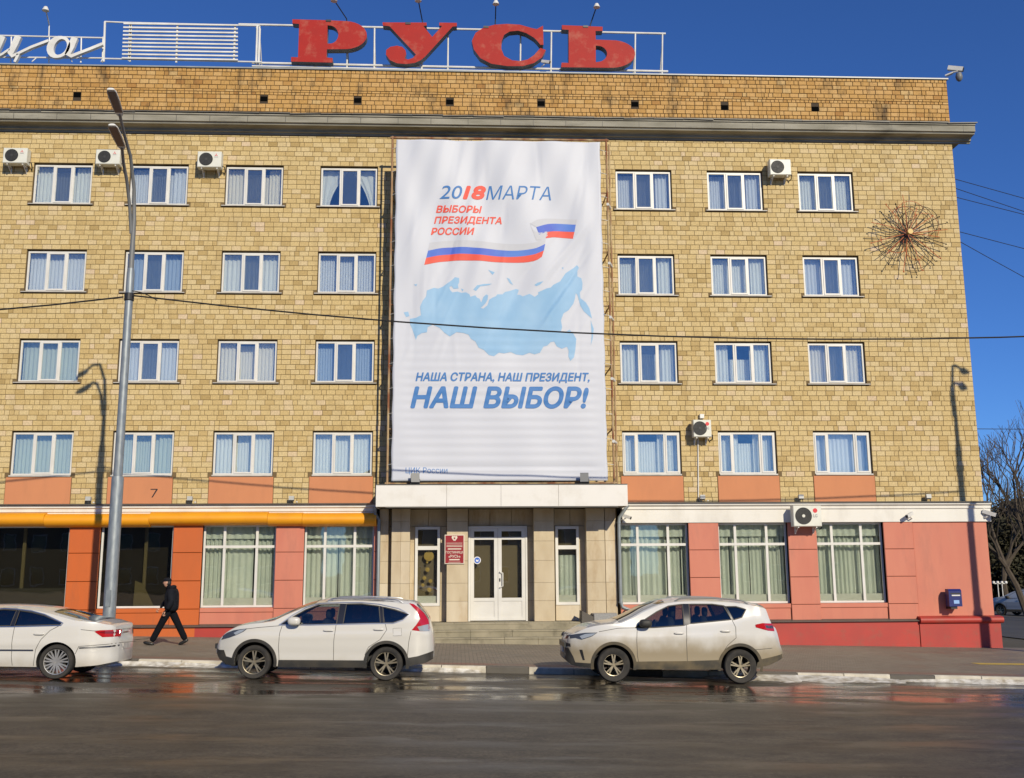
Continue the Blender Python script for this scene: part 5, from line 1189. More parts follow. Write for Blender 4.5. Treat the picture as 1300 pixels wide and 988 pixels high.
def car(name, label, S, loc, paint, rotz=0, cat='car', detail=True, group=None):
    cv = S['conv']; Wd = S['W']; C = lambda pts: [cv(*p) for p in pts]
    ts = S.get('topshift', 0); CT_ = lambda pts: [cv(p[0]+ts, p[1]) for p in pts]        # the crown line lies further off than the near side it is read from
    top_ = CT_(S['top']); bot_ = C(S['bottom']); belt_ = C(S['belt']); L = top_[-1][0]; X0 = top_[0][0]
    top = lambda x: smooth_interp(top_, x) if S.get('smooth_top', True) else interp(top_, x)
    def belt(x): return min(smooth_interp(belt_, x), top(x)-.03)
    bot = lambda x: interp(bot_, x)
    fl, rl, fa, ra = S.get('plan', (.95, .75, .30, .20))
    def plan(x):
        t = 1.0; u = x-X0; v = L-x
        if u < fl: t -= fa*(1-u/fl)**2.4
        if v < rl: t -= ra*(1-v/rl)**2.6
        if v < .14: t -= .14*(1-v/.14)**2
        if u < .12: t -= .12*(1-u/.12)**2
        return t
    def surf(x, z):
        b = Wd*plan(x); zs = belt(x)
        if z <= zs:
            t = max(0, (z-.2)/(zs-.2)); w = b*(1-.07*(1-t)**3-.16*max(0, t-.62)**2)
            w += .012*math.exp(-((z-S['crease'](x))/.05)**2)-.010*math.exp(-((z-.52)/.09)**2)
            return w
        dz = z-zs; return b*.977-(.22*dz+.34*dz*dz)
    def crown(x): return min(.075, .55*(top(x)-belt(x)))
    def roof(x):
        c = crown(x); zr = top(x)-c; return c, zr, max(.05, surf(x, zr))
    def roof_z(x, y): c, zr, wr = roof(x); return zr+c*(1-min(1, abs(y)/wr)**2.6)
    o = thing(name, label, cat, loc, rotz, group); o.rotation_euler = (0, math.atan(.022)*cos(rotz), rotz)
    # ---- lofted body shell
    n = 130; st = []
    for i in range(n+1):
        t = i/n; st.append(X0+(L-X0)*(t-.07*sin(2*pi*t)))          # denser at both ends
    mb = MB(); N1, N2, N3 = 14, 8, 9; rings = []
    for x in st:
        zb, zs = bot(x), belt(x); c, zr, wr = roof(x); zb = min(zb, zs-.05)
        h = [(0, zb), (surf(x, zb)*.90, zb)]
        h += [(surf(x, lerp(zb+.02, zs, k/N1)), lerp(zb+.02, zs, k/N1)) for k in range(N1+1)]
        h += [(surf(x, lerp(zs, zr, k/N2)), lerp(zs, zr, k/N2)) for k in range(1, N2+1)]
        h += [(wr*(1-k/N3)**1.25, roof_z(x, wr*(1-k/N3)**1.25)) for k in range(1, N3+1)]
        rings.append([(x, -y, z) for y, z in h]+[(x, y, z) for y, z in h[-2:0:-1]])
    k_ = len(rings[0]); mb.add([p for r in rings for p in r], [(i*k_+j, i*k_+(j+1) % k_, (i+1)*k_+(j+1) % k_, (i+1)*k_+j) for i in range(n) for j in range(k_)])
    mb.f += [tuple(range(k_))[::-1], tuple(n*k_+j for j in range(k_))]; mb.m += [0, 0]
    body = mb.build('body', [paint, CABIN], o, recalc=True)
    wins = [C(w) for w, m in S['windows']]
    if detail:
        cut = cut_poly(CT_(S['cabin']), lambda x, z: max(.2, surf(x, z)-.07), [paint, CABIN]); boolean(body, cut)
        bm = bmesh.new()
        for w in wins:
            cu = cut_poly(w, lambda x, z: 1.3, [paint, CABIN]); bm.from_mesh(cu.data); bpy.data.objects.remove(cu)
        me = bpy.data.meshes.new('cutter'); bm.to_mesh(me); bm.free(); me.materials.append(paint); me.materials.append(CABIN)
        cu = bpy.data.objects.new('cutter', me); COL.objects.link(cu); boolean(body, cu)
    mc = MB()
    for wx, wz, r in S['wheels']:
        for s_ in (-1, 1): 
            y0, y1 = (-1.3, -.52) if s_ < 0 else (.52, 1.3)
            R_ = S['arch']; ring = [(wx+R_*cos(2*pi*k/40), wz+R_*sin(2*pi*k/40)) for k in range(40)]
            mc.add([(x, y0, z) for x, z in ring]+[(x, y1, z) for x, z in ring], [tuple(range(40)), tuple(range(79, 39, -1))]+[(k, 40+k, 40+(k+1) % 40, (k+1) % 40) for k in range(40)], 1)
    cu = mc.build('cutter', [paint, CABIN], recalc=True); boolean(body, cu)
    me = body.data; me.polygons.foreach_set('use_smooth', [True]*len(me.polygons)); me.set_sharp_from_angle(angle=radians(32))
    # ---- patches that follow the surface
    def patch(pts, mat, nm, lift=.006, sides=(-1, 1), step=.06, par=None, thick=0):
        from mathutils.geometry import tessellate_polygon
        tr = tessellate_polygon([[Vector((a, b, 0)) for a, b in pts]])
        for s_ in sides:
            bm = bmesh.new(); vv = [bm.verts.new((a, 0, b)) for a, b in pts]
            for t in tr:
                try: bm.faces.new([vv[i] for i in t])
                except ValueError: pass
            xs = [a for a, b in pts]; zs_ = [b for a, b in pts]
            for lo, hi, no in ((min(xs), max(xs), (1,0,0)), (min(zs_), max(zs_), (0,0,1))):
                c = lo+step
                while c < hi-.005: bmesh.ops.bisect_plane(bm, geom=bm.verts[:]+bm.edges[:]+bm.faces[:], plane_co=(c, 0, c), plane_no=no); c += step
            for v in bm.verts: v.co.x = min(max(v.co.x, X0+.004), L-.004)
            for v in bm.verts: v.co.y = s_*(surf(min(max(v.co.x, X0+.002), L-.002), v.co.z)+lift)
            bmesh.ops.recalc_face_normals(bm, faces=bm.faces)
            for f in bm.faces:
                f.smooth = True
                if f.normal.y*s_ < 0: f.normal_flip()
            if thick:
                ex = bmesh.ops.extrude_face_region(bm, geom=bm.faces[:]); 
                for g in ex['geom']:
                    if isinstance(g, bmesh.types.BMVert): g.co.y += s_*thick
                bmesh.ops.recalc_face_normals(bm, faces=bm.faces)
            me = bpy.data.meshes.new(nm); bm.to_mesh(me); bm.free(); me.materials.append(mat); q = bpy.data.objects.new(nm, me); COL.objects.link(q); q.parent = par or o
    def ribbon(pts, w, mat, nm, lift=.003, sides=(-1, 1), close=False):
        P = []
        for a, b in zip(pts, pts[1:]+([pts[0]] if close else [])):
            m_ = max(1, int(sqrt((a[0]-b[0])**2+(a[1]-b[1])**2)/.05))
            P += [(lerp(a[0], b[0], k/m_), lerp(a[1], b[1], k/m_)) for k in range(m_)]
        if not close: P.append(pts[-1])
        N = len(P)
        for s_ in sides:
            m = MB(); vs = []
            for i, (x, z) in enumerate(P):
                a = P[(i-1) % N] if (close or i) else P[0]; b = P[(i+1) % N] if (close or i < N-1) else P[-1]
                tx, tz = b[0]-a[0], b[1]-a[1]; l_ = max(1e-6, sqrt(tx*tx+tz*tz)); nx_, nz_ = -tz/l_*w/2, tx/l_*w/2
                for q in ((x+nx_, z+nz_), (x-nx_, z-nz_)): vs.append((q[0], s_*(surf(min(max(q[0], X0), L), q[1])+lift), q[1]))
            m.add(vs, [(2*i, 2*i+1, (2*i+3) % (2*N), (2*i+2) % (2*N)) for i in range(N if close else N-1)]); m.build(nm, mat, o)
    def top_patch(x0, x1, fr, mat, nm, lift=.006):
        m = MB(); vs = []; nx_, ny_ = 16, 12
        for i in range(nx_+1):
            x = lerp(x0, x1, i/nx_); c, zr, wr = roof(x)
            for j in range(ny_+1): y = lerp(-wr*fr, wr*fr, j/ny_); vs.append((x, y, roof_z(x, y)+lift))
        m.add(vs, [(i*(ny_+1)+j, (i+1)*(ny_+1)+j, (i+1)*(ny_+1)+j+1, i*(ny_+1)+j+1) for i in range(nx_) for j in range(ny_)]); m.build(nm, mat, o, smooth=True)
    for w, (poly, gm) in zip(wins, S['windows']):
        patch(w, gm, 'side_window', -.012, step=.12)
        ribbon(w, .022, TRIM, 'window_seal', .003, close=True)
    if S.get('chrome'): ribbon(C(S['chrome']), .018, CHROME, 'window_trim', .008)
    for x0, x1, fr in S['screens']: top_patch(cv(x0+ts, 0)[0], cv(x1+ts, 0)[0], fr, SCREEN, 'windscreen')
    for pts, mat, nm, lift in S['patches']: patch(C(pts), mat, nm, lift)
    for pts in S['seams']: ribbon(C(pts), .010, SEAM, 'door_seam', .002)
    for (wx, wz, r) in S['wheels']:
        for s_ in (-1, 1): make_wheel(o, wx, s_*(Wd*plan(wx)-.135), wz, r, S['spokes'], s_, S['alloy'], S.get('rim_r', .70))
        if S.get('arch_trim'):
            ra_ = S['arch']; ang = [lerp(-12, 192, k/36) for k in range(37)]
            ribbon([(wx+(ra_+.030)*cos(radians(a)), wz+(ra_+.030)*sin(radians(a))) for a in ang], .062, S['arch_trim'], 'wheel_arch_trim', .010)
    for p in S['handles']:
        x, z = cv(*p)
        for s_ in (-1, 1): blob('door_handle', (x, s_*(surf(x, z)+.022), z), (.105, .018, .020), S.get('handle_mat', paint), o)
    mx_, mz_ = cv(*S['mirror'])
    for s_ in (-1, 1):
        q = blob('wing_mirror', (mx_, s_*(surf(mx_, mz_)+.13), mz_), (.13, .10, .085), S.get('mirror_mat', paint), o)
        MB().bar((mx_+.03, s_*(surf(mx_, mz_)-.02), mz_-.07), (mx_, s_*(surf(mx_, mz_)+.10), mz_-.06), .08, .04).build('mirror_stalk', TRIM, q)
    if S.get('rails'):
        x0, x1 = cv(S['rails'][0][0]+ts, 0)[0], cv(S['rails'][1][0]+ts, 0)[0]
        for s_ in (-1, 1):
            m = MB(); P = []
            for k in range(15):
                x = lerp(x0, x1, k/14); c, zr, wr = roof(x); P.append((x, s_*(wr-.07), roof_z(x, wr-.07)+(.05 if 0 < k < 14 else .0)))
            m.tube(P, .017, 8); m.build('roof_rail', S.get('rail_mat', CHROME), o, smooth=True)
    if detail:
        for sx in S['seats']:
            x, z = cv(*sx)
            for s_ in (-1, 1):
                blob('seat_back', (x, s_*.37, z-.32), (.10, .23, .34), HSEAT, o); blob('headrest', (x+.04, s_*.37, z+.10), (.055, .13, .10), HSEAT, o)
        dx_, dz_ = cv(*S['dash']); blob('dashboard', (dx_, 0, dz_), (.22, .66, .12), CABIN, o)
        m = MB(); m.tube([(dx_+.30+.05*sin(w), -.37+.18*cos(w), dz_+.02+.17*sin(w)) for w in [2*pi*k/20 for k in range(21)]], .016, 6); m.build('steering_wheel', CABIN, o)
    for (y, px, w, h) in S.get('plates', []): 
        x, z = cv(px[0]+ts, px[1]); MB().box(x-.012, x+.012, -w/2+y, w/2+y, z-h/2, z+h/2).build('number_plate', PLATE, o)
    for pts in S.get('fronts', []):                                       # blocks spanning the nose or tail: (x0,x1,z0,z1 zoom corners, half width, material, name)
        (ax, az), (bx, bz), hw, mt, nm = pts; x0, z1 = cv(ax+ts, az); x1, z0 = cv(bx+ts, bz); m = MB().box(x0, x1, -hw, hw, z0, z1); m.build(nm, mt, o)
    return o
SS = 4.0625
def ground_of(x): return gz(x)
# --- pearl white crossover in the middle
P_PEARL = car_paint('pearl_white', (.58,.565,.52), .45, .45)
cA = lambda zx, zy: ((zx-80)*.003905, (500+.007*(zx-288)-zy)*.00382)
SUV_A = dict(topshift=-10, conv=cA, W=.91, crease=lambda x: .80+.03*x, plan=(.95, .65, .32, .17),
  top=[(80,352),(86,330),(96,306),(108,284),(135,256),(165,238),(205,220),(262,208),(325,198),(385,180),(450,148),(520,118),(590,94),(640,83),(700,76),(800,72),(900,74),(1000,78),(1070,84),(1125,93),(1148,112),(1180,152),(1203,192),(1216,232),(1226,268),(1231,320)],
  bottom=[(80,372),(100,400),(140,425),(190,437),(420,437),(860,437),(1080,432),(1180,412),(1220,392),(1231,360)],
  belt=[(80,335),(108,290),(160,250),(240,224),(330,216),(430,216),(700,211),(960,203),(1090,190),(1150,190),(1231,300)],
  cabin=[(430,330),(395,222),(470,172),(560,118),(660,92),(800,84),(1000,90),(1090,110),(1110,180),(1090,330)],
  windows=[([(412,216),(470,180),(540,138),(605,112),(718,107),(708,211),(560,214)], CARGLASS), ([(752,107),(830,105),(925,116),(938,204),(742,209)], CARTINT), ([(945,120),(1010,134),(1085,158),(1050,186),(1003,202),(955,203)], CARTINT)],
  chrome=[(408,218),(560,217),(708,213),(945,206),(1005,205),(1056,188),(1090,158),(1030,128),(925,106),(830,98),(718,100),(610,104),(540,128),(470,170),(408,218)],
  screens=[(335,600,.86),(1135,1198,.80)], wheels=[(cA(288,0)[0], .335, .335), (cA(975,0)[0], .335, .335)], arch=.405, arch_trim=TRIM, spokes=5, alloy=ALLOY,
  patches=[([(1083,99),(1108,104),(1135,122),(1165,152),(1188,186),(1198,228),(1196,246),(1150,246),(1103,240),(1126,212),(1146,180),(1128,142)], TAIL, 'tail_light', .007), ([(1132,222),(1194,208),(1197,246),(1146,245)], LENS, 'reverse_light', .010),
    ([(104,300),(112,278),(135,262),(170,248),(205,242),(246,237),(226,254),(190,272),(150,287)], LENS_D, 'headlight', .007), ([(172,262),(200,247),(238,240),(220,254),(186,272)], LENS, 'headlight_lens', .011),
    ([(720,105),(750,105),(740,211),(710,213)], BLACKG, 'door_pillar', .004), ([(928,114),(943,118),(953,206),(940,207)], BLACKG, 'door_pillar', .004), ([(415,399),(860,399),(866,437),(412,437)], TRIM, 'sill_cladding', .008), ([(80,346),(95,352),(124,352),(138,384),(176,392),(188,436),(140,425),(100,400),(81,372)], TRIM, 'bumper_cladding', .008),
    ([(1082,386),(1140,376),(1228,348),(1231,362),(1220,392),(1180,412),(1084,430)], TRIM, 'bumper_cladding', .008), ([(1005,232),(1048,230),(1050,268),(1008,270)], P_PEARL, 'fuel_flap', .004)],
  seams=[[(425,222),(415,260),(412,330),(418,398)], [(716,108),(706,212),(698,300),(700,398)], [(940,120),(962,205),(972,240),(940,290),(880,330),(862,372)], [(80+330,222),(300,232),(240,240)], [(1005,232),(1048,230),(1050,268),(1008,270),(1005,232)], [(1100,245),(1090,300),(1085,372)]],
  handles=[(668,244),(930,237)], mirror=(490,196), rails=((660,0),(1060,0)), rail_mat=CHROME, seats=[(640,190),(830,190)], dash=(470,235),
  fronts=[((76,322),(92,348),.55,BLACKM,'grille')], plates=[(0,(77,362),.5,.11)])
xw = -4.14-cA(288,0)[0]
car('parked_suv', 'clean pearl white SUV with slanted red tail lamps parked left of the entrance', SUV_A, (xw, -11.13, gz(xw)-.002), P_PEARL, group='cars parked along the kerb')
# --- muddy white crossover on the right
P_MUD = car_paint('muddy_white', (.60,.59,.56), .90, .99)
cB = lambda zx, zy: ((zx-55)*.00397, (518+.015*(zx-328)-zy)*.00392)
MUDT = pm('muddy_plastic', (.05,.045,.034), .8, .8, 4, col2=(.15,.115,.062))
SUV_B = dict(topshift=24, conv=cB, W=.92, crease=lambda x: .86+.02*x, plan=(1.0, .7, .32, .20),
  top=[(55,352),(60,330),(66,300),(76,278),(108,262),(150,241),(200,223),(260,211),(322,203),(400,172),(470,136),(540,108),(585,95),(650,86),(750,82),(850,84),(950,90),(1040,103),(1100,116),(1124,126),(1134,160),(1154,206),(1178,226),(1190,262),(1202,320),(1222,366)],
  bottom=[(55,372),(75,400),(110,432),(150,440),(220,446),(440,452),(890,456),(1080,448),(1150,436),(1222,402)],
  belt=[(55,330),(76,285),(140,255),(250,232),(330,228),(440,238),(700,226),(955,204),(1040,186),(1130,190),(1222,360)],
  cabin=[(440,345),(400,225),(470,178),(560,128),(650,103),(750,96),(900,100),(1040,118),(1085,175),(1060,335)],
  windows=[([(440,238),(500,192),(560,156),(625,126),(702,116),(700,226),(540,237)], CARGLASS), ([(735,116),(860,116),(920,124),(955,196),(735,217)], CARGLASS), ([(930,128),(985,128),(1036,143),(1010,184),(966,197)], CARTINT)],
  screens=[(335,585,.86),(1100,1150,.80)], wheels=[(cB(328,0)[0], .345, .345), (cB(998,0)[0], .345, .345)], arch=.415, arch_trim=MUDT, spokes=5, alloy=ALLOY,  rim_r=.63,
  patches=[([(1080,222),(1120,214),(1176,217),(1186,232),(1190,258),(1150,254),(1082,236)], TAIL, 'tail_light', .008), ([(1134,226),(1180,228),(1184,244),(1140,240)], LENS_D, 'tail_lamp_insert', .011),
    ([(74,300),(90,280),(140,270),(180,264),(243,262),(214,282),(160,300),(130,292)], LENS_D, 'headlight', .007), ([(150,282),(180,270),(236,265),(212,280),(162,296)], LENS, 'headlight_lens', .011),
    ([(704,114),(733,114),(733,219),(702,228)], BLACKG, 'door_pillar', .004), ([(921,122),(930,126),(966,199),(957,200)], BLACKG, 'door_pillar', .004), ([(440,412),(716,410),(892,405),(894,455),(440,452)], MUDT, 'sill_cladding', .009), ([(60,340),(95,345),(120,390),(130,418),(215,422),(220,446),(150,440),(110,432),(75,400),(57,372)], TRIM, 'bumper_cladding', .009),
    ([(1110,402),(1236,376),(1236,398),(1150,434),(1082,447),(1088,420)], MUDT, 'bumper_cladding', .009), ([(74,318),(104,322),(106,338),(76,336)], BLACKM, 'air_intake', .009), ([(150,352),(165,352),(178,405),(168,405)], BLACKM, 'fog_lamp_slot', .009)],
  seams=[[(452,242),(448,300),(452,380),(458,412)], [(718,116),(714,226),(712,320),(716,410)], [(925,124),(958,200),(975,236),(975,290),(930,330),(900,372)], [(440,238),(350,240),(250,258)], [(1170,345),(1110,350),(1075,352)]],
  handles=[(672,266),(920,255)], mirror=(492,214), mirror_mat=TRIM, rails=((640,0),(1030,0)), rail_mat=LAMPM, seats=[(650,190),(830,185)], dash=(480,250),
  fronts=[((50,318),(72,345),.55,BLACKM,'grille')], plates=[(0,(52,358),.5,.11)])
xw = 3.24-cB(328,0)[0]
car('parked_suv', 'mud splashed white SUV with roof rails parked right of the entrance', SUV_B, (xw, -11.0, gz(xw)+.012), P_MUD, group='cars parked along the kerb')
# --- white four door coupe cut by the left edge
P_SED = car_paint('dusty_white', (.60,.585,.545), .5, .42)
def cC(zx, zy):
    z = (664-zy)*.00393; return ((zx+553)*.00393, z if z < .8 else .8+(z-.8)*.85)
SEDAN = dict(topshift=-108, conv=cC, W=.92, crease=lambda x: .62+.02*x, plan=(.9, .95, .34, .36),
  top=[(-553,480),(-548,452),(-530,430),(-500,412),(-420,388),(-330,372),(-300,366),(-220,330),(-150,302),(-80,286),(0,279),(100,277),(200,281),(280,290),(350,306),(420,326),(490,346),(550,362),(610,378),(645,390),(652,420),(660,462),(668,478)],
  bottom=[(-553,560),(-530,590),(-480,606),(-300,610),(200,610),(380,608),(480,600),(560,584),(640,560),(668,528)],
  belt=[(-553,470),(-530,440),(-450,410),(-330,398),(-250,398),(0,398),(200,388),(300,380),(420,376),(560,380),(640,402),(668,474)],
  cabin=[(-250,480),(-262,400),(-180,330),(-90,302),(0,293),(150,294),(270,312),(360,380),(300,480)],
  windows=[([(-255,394),(-180,340),(-100,312),(-10,303),(55,306),(40,396),(-100,400)], CARTINT), ([(70,308),(130,316),(200,334),(293,374),(285,386),(60,396)], CARTINT)],
  chrome=[(-258,400),(-100,405),(50,401),(290,390),(300,376),(200,328),(130,309),(55,300),(-10,297),(-100,306),(-180,334),(-258,400)],
  screens=[(-310,-110,.86),(338,548,.80)], wheels=[(cC(-412,0)[0], .333, .333), (cC(280,0)[0], .333, .333)], arch=.385, arch_trim=None, spokes=9, alloy=ALLOY2, rim_r=.73,
  patches=[([(455,424),(478,416),(540,415),(592,419),(601,440),(575,455),(492,456)], TAIL, 'tail_light', .009), ([(470,428),(500,422),(588,426),(592,438),(500,436)], pm('tail_dark', (.20,.005,.008), .15, coat=.8), 'tail_lamp_insert', .012),
    ([(56,304),(69,306),(59,398),(41,398)], BLACKG, 'door_pillar', .004), ([(390,506),(520,500),(640,490),(640,496),(520,508),(390,514)], CHROME, 'bumper_strip', .006), ([(-300,524),(165,520),(165,528),(-300,532)], CHROME, 'door_strip', .006),
    ([(470,601),(560,586),(650,556),(662,545),(640,566),(560,590),(480,604)], TRIM, 'bumper_lip', .008)],
  seams=[[(62,396),(58,470),(60,560),(66,600)], [(288,388),(240,420),(200,470),(176,520),(170,600)], [(-240,402),(-258,480),(-250,590)], [(390,412),(450,420),(600,412)], [(640,480),(520,492),(388,502),(372,540)]],
  handles=[(188,440),(-60,444)], handle_mat=P_SED, mirror=(-200,390), seats=[(-20,380),(170,380)], dash=(-190,400),
  plates=[(0,(667,508),.52,.12)], fronts=[((642,432),(658,440),.20,CHROME,'badge_bar')])
xw = -7.92-cC(280,0)[0]
car('parked_sedan', 'white coupe-shaped sedan cut off by the left edge of the photo', SEDAN, (xw, -11.63, gz(xw)), P_SED, group='cars parked along the kerb')
# --- far cars in the side street
P_SILV = car_paint('silver_blue', (.34,.38,.44), .1, .3)
q = at(1272, 776, 38.0); car('distant_car', 'silver blue hatchback seen from behind in the side street', SUV_B, (q.x-.5, 38.0, gz(q.x)+.006), P_SILV, radians(-62), detail=False, group='cars in the side street')
q = at(1277, 800, 9.0); car('distant_car', 'silver car nosing out from behind the building corner', SEDAN, (q.x-.75, 9.6, gz(q.x)+.006), car_paint('silver', (.24,.245,.24), .3, .5), radians(180), detail=False, group='cars in the side street')

# ------------------------------------------------------------------ pedestrian
BLK = pm('black_jacket', (.008,.009,.013), .8, .5, 9, .6, 14, col2=(.016,.018,.024), spec=.12); TROU = pm('black_trousers', (.007,.008,.011), .9, bump=.5, bscale=10, spec=.08); SKIN = pm('skin', (.50,.28,.19), .6); SHOE = pm('black_shoe', (.012,.011,.010), .4)
def skin_mesh(name, joints, edges, mat, parent, sub=2):
    me = bpy.data.meshes.new(name); me.from_pydata([j[:3] for j in joints], edges, []); o = bpy.data.objects.new(name, me); COL.objects.link(o)
    md = o.modifiers.new('skin', 'SKIN'); sv = me.skin_vertices[0].data
    for i, j in enumerate(joints): sv[i].radius = (j[3], j[4] if len(j) > 4 else j[3]); sv[i].use_root = (i == 0)
    s_ = o.modifiers.new('sub', 'SUBSURF'); s_.levels = sub; s_.render_levels = sub
    dg = bpy.context.evaluated_depsgraph_get(); dg.update(); m2 = bpy.data.meshes.new_from_object(o.evaluated_get(dg)); o.modifiers.clear(); o.data = m2
    m2.materials.clear(); m2.materials.append(mat); m2.polygons.foreach_set('use_smooth', [True]*len(m2.polygons)); o.parent = parent; return o
f0 = at(213, 819, -4.2); gx, gy = f0.x, -4.2; gp = gz(gx)+PAVE
man = thing('person', 'person in a black jacket and flat cap striding left along the pavement', 'person', (gx, gy, gp))
# body (skin) : one continuous figure; walks towards -x
J = [(.02,0,.98,.15,.12), (.03,0,1.12,.15,.12), (.02,0,1.30,.17,.13), (-.01,0,1.47,.13,.12), (-.05,0,1.56,.06,.06), (-.09,0,1.63,.055,.06),
     (.0,-.10,.93,.09), (-.20,-.10,.53,.062), (-.40,-.10,.10,.045), (.02,.10,.93,.09), (.22,.10,.55,.062), (.44,.10,.12,.045),
     (.01,-.20,1.42,.06), (.08,-.25,1.14,.05), (-.04,-.27,.90,.036), (0,.20,1.42,.06), (-.14,.24,1.16,.05), (-.32,.22,.98,.036)]
E_ = [(0,1),(1,2),(2,3),(3,4),(4,5),(0,6),(6,7),(7,8),(0,9),(9,10),(10,11),(2,12),(12,13),(13,14),(2,15),(15,16),(16,17)]
body_ = skin_mesh('body', J, E_, TROU, man)
jac = skin_mesh('jacket', [(.04,0,.86,.25,.22), (.05,0,1.08,.225,.20), (.06,0,1.28,.245,.21), (.03,0,1.46,.20,.17), (.0,0,1.54,.13,.12), (.04,-.22,1.43,.105), (.11,-.29,1.16,.095), (.0,-.31,.95,.072), (.03,.22,1.43,.105), (-.12,.28,1.18,.095), (-.28,.25,1.03,.072)],
     [(0,1),(1,2),(2,3),(3,4),(2,5),(5,6),(6,7),(2,8),(8,9),(9,10)], BLK, man)
skin_mesh('hood', [(.10,0,1.52,.10,.07), (.06,-.09,1.54,.06), (.06,.09,1.54,.06), (-.03,-.10,1.53,.045), (-.03,.10,1.53,.045)], [(0,1),(0,2),(1,3),(2,4)], BLK, man)
# head with face
bm = bmesh.new(); bmesh.ops.create_uvsphere(bm, u_segments=24, v_segments=18, radius=1)
for v in bm.verts:
    x, y, z_ = v.co; k = 1.0
    fx = -x
    jaw = 1-.28*max(0, -z_)**1.5
    px_ = x*.098*(1 if x > 0 else 1.02)*(.92 if z_ < -.3 else 1); py_ = y*.076*jaw; pz_ = z_*.122
    if x < -.85 and abs(y) < .25 and -.25 < z_ < .15: px_ -= .022*(1-abs(y)/.25)          # nose
    if x < -.7 and .05 < abs(y) < .6 and .02 < z_ < .3: px_ += .008                          # eye sockets
    if x < -.75 and abs(y) < .4 and -.55 < z_ < -.42: px_ += .005                          # mouth
    if abs(y) > .9 and -.25 < z_ < .25 and x > -.2: py_ *= 1.12                              # ears
    v.co = (px_-.11, py_, pz_+1.665)
for f in bm.faces: f.smooth = True
me = bpy.data.meshes.new('head'); bm.to_mesh(me); bm.free(); me.materials.append(SKIN); h_ = bpy.data.objects.new('head', me); COL.objects.link(h_); h_.parent = body_
for s_ in (-1, 1): blob('eye', (-.198, s_*.032, 1.685), (.008, .011, .007), DARK, h_)
m = MB(); pr = [(.001, .135), (.06, .13), (.10, .105), (.112, .07), (.108, .045), (.10, .045)]
m.lathe(pr, (-.10, 0, 1.66), 'z', 22); cap_ = m.build('cap', BLK, man, smooth=True)
m = MB(); m.add([(-.12+.11*cos(w)*-1, .10*sin(w), 1.715) for w in [lerp(-1.2, 1.2, k/10) for k in range(11)]]+[(-.14-.165*cos(w), .10*sin(w), 1.69) for w in [lerp(-1.2, 1.2, k/10) for k in range(11)]], [(k, k+1, 12+k, 11+k) for k in range(10)]); pk = m.build('peak', BLK, cap_); sd = pk.modifiers.new('t', 'SOLIDIFY'); sd.thickness = .008
blob('hair', (-.07, 0, 1.66), (.075, .074, .07), DARK, body_)
def hand(w, d, parent):
    """palm with five curled fingers; w wrist, d pointing along the forearm"""
    w = Vector(w); d = Vector(d).normalized(); s_ = Vector((d.z, 0, -d.x)).normalized(); n = d.cross(s_)
    skin_mesh('hand', [(*w, .026, .02), (*(w+d*.045), .036, .016), (*(w+d*.085), .036, .014)], [(0,1),(1,2)], SKIN, parent, 1)
    for k, ln in enumerate((.062, .07, .066, .05)):
        b = w+d*.08+s_*(.027-.018*k); p1 = b+d*ln*.5-n*.004; p2 = p1+d*ln*.28+n*.022; p3 = p2+n*.02
        skin_mesh('finger', [(*b, .009), (*p1, .0085), (*p2, .0075), (*p3, .006)], [(0,1),(1,2),(2,3)], SKIN, parent, 1)
    b = w+d*.03+s_*.032; skin_mesh('thumb', [(*b, .012), (*(b+s_*.022+d*.03), .010), (*(b+s_*.018+d*.06+n*.012), .008)], [(0,1),(1,2)], SKIN, parent, 1)
hand((-.05,-.285,.90), (-.25,0,-1), body_); hand((-.33,.225,.97), (-.6,0,-.8), body_)
for (ax, ay, az, pitch_) in ((-.42, -.10, .06, .22), (.46, .10, .075, -.5)):
    fo = blob('shoe', (0, 0, 0), (.145, .05, .045), SHOE, man); fo.location = (ax-.07, ay, az); fo.rotation_euler = (0, pitch_, 0)
for s_, pts in (('trouser_leg', [(.0,-.10,.93,.125), (-.20,-.10,.53,.098), (-.42,-.10,.09,.088)]), ('trouser_leg', [(.02,.10,.93,.125), (.22,.10,.55,.098), (.45,.10,.12,.088)])):
    skin_mesh(s_, pts, [(0,1),(1,2)], TROU, man, 2)

# ------------------------------------------------------------------ trees on the right
BARK = pm('dark_bark', (.06,.045,.032), .95, .6, 5, col2=(.10,.08,.055))
def bare_tree(loc, H, label, seed, spread=1.0, depth=6, lean=0.0):
    R = random.Random(seed); o = thing('bare_tree', label, 'tree', loc, 0, 'leafless trees beyond the hotel')
    tr = MB(); br = MB()
    def grow(p, d, ln, r, lev):
        n = 3; P = [p]; q = p; dd = d
        for k in range(n):
            dd = (dd+Vector((R.uniform(-.16, .16), R.uniform(-.16, .16), R.uniform(-.02, .14)))).normalized(); q = q+dd*ln/n; P.append(q)
        (tr if lev == 0 else br).tube(P, [lerp(r, r*.66, k/n) for k in range(n+1)], 6 if lev < 2 else (4 if lev < 4 else 3), cap=False)
        if lev >= depth: return
        for k in range(R.choice((2, 3, 3)) if lev < depth-1 else 3):
            ang = R.uniform(0, 2*pi); tilt = R.uniform(.35, .85)*spread; a = dd.cross(Vector((cos(ang), sin(ang), .3))).normalized()
            nd = (Matrix.Rotation(tilt, 3, a) @ dd); nd.z += .12; grow(P[-1] if k < 2 else P[R.choice((1, 2))], nd.normalized(), ln*R.uniform(.64, .86), r*.62, lev+1)
    grow(Vector((0, 0, -.2)), Vector((lean, 0, 1)).normalized(), H*.24, H*.015, 0); tr.build('trunk', BARK, o, smooth=True); br.build('crown', BARK, o); return o
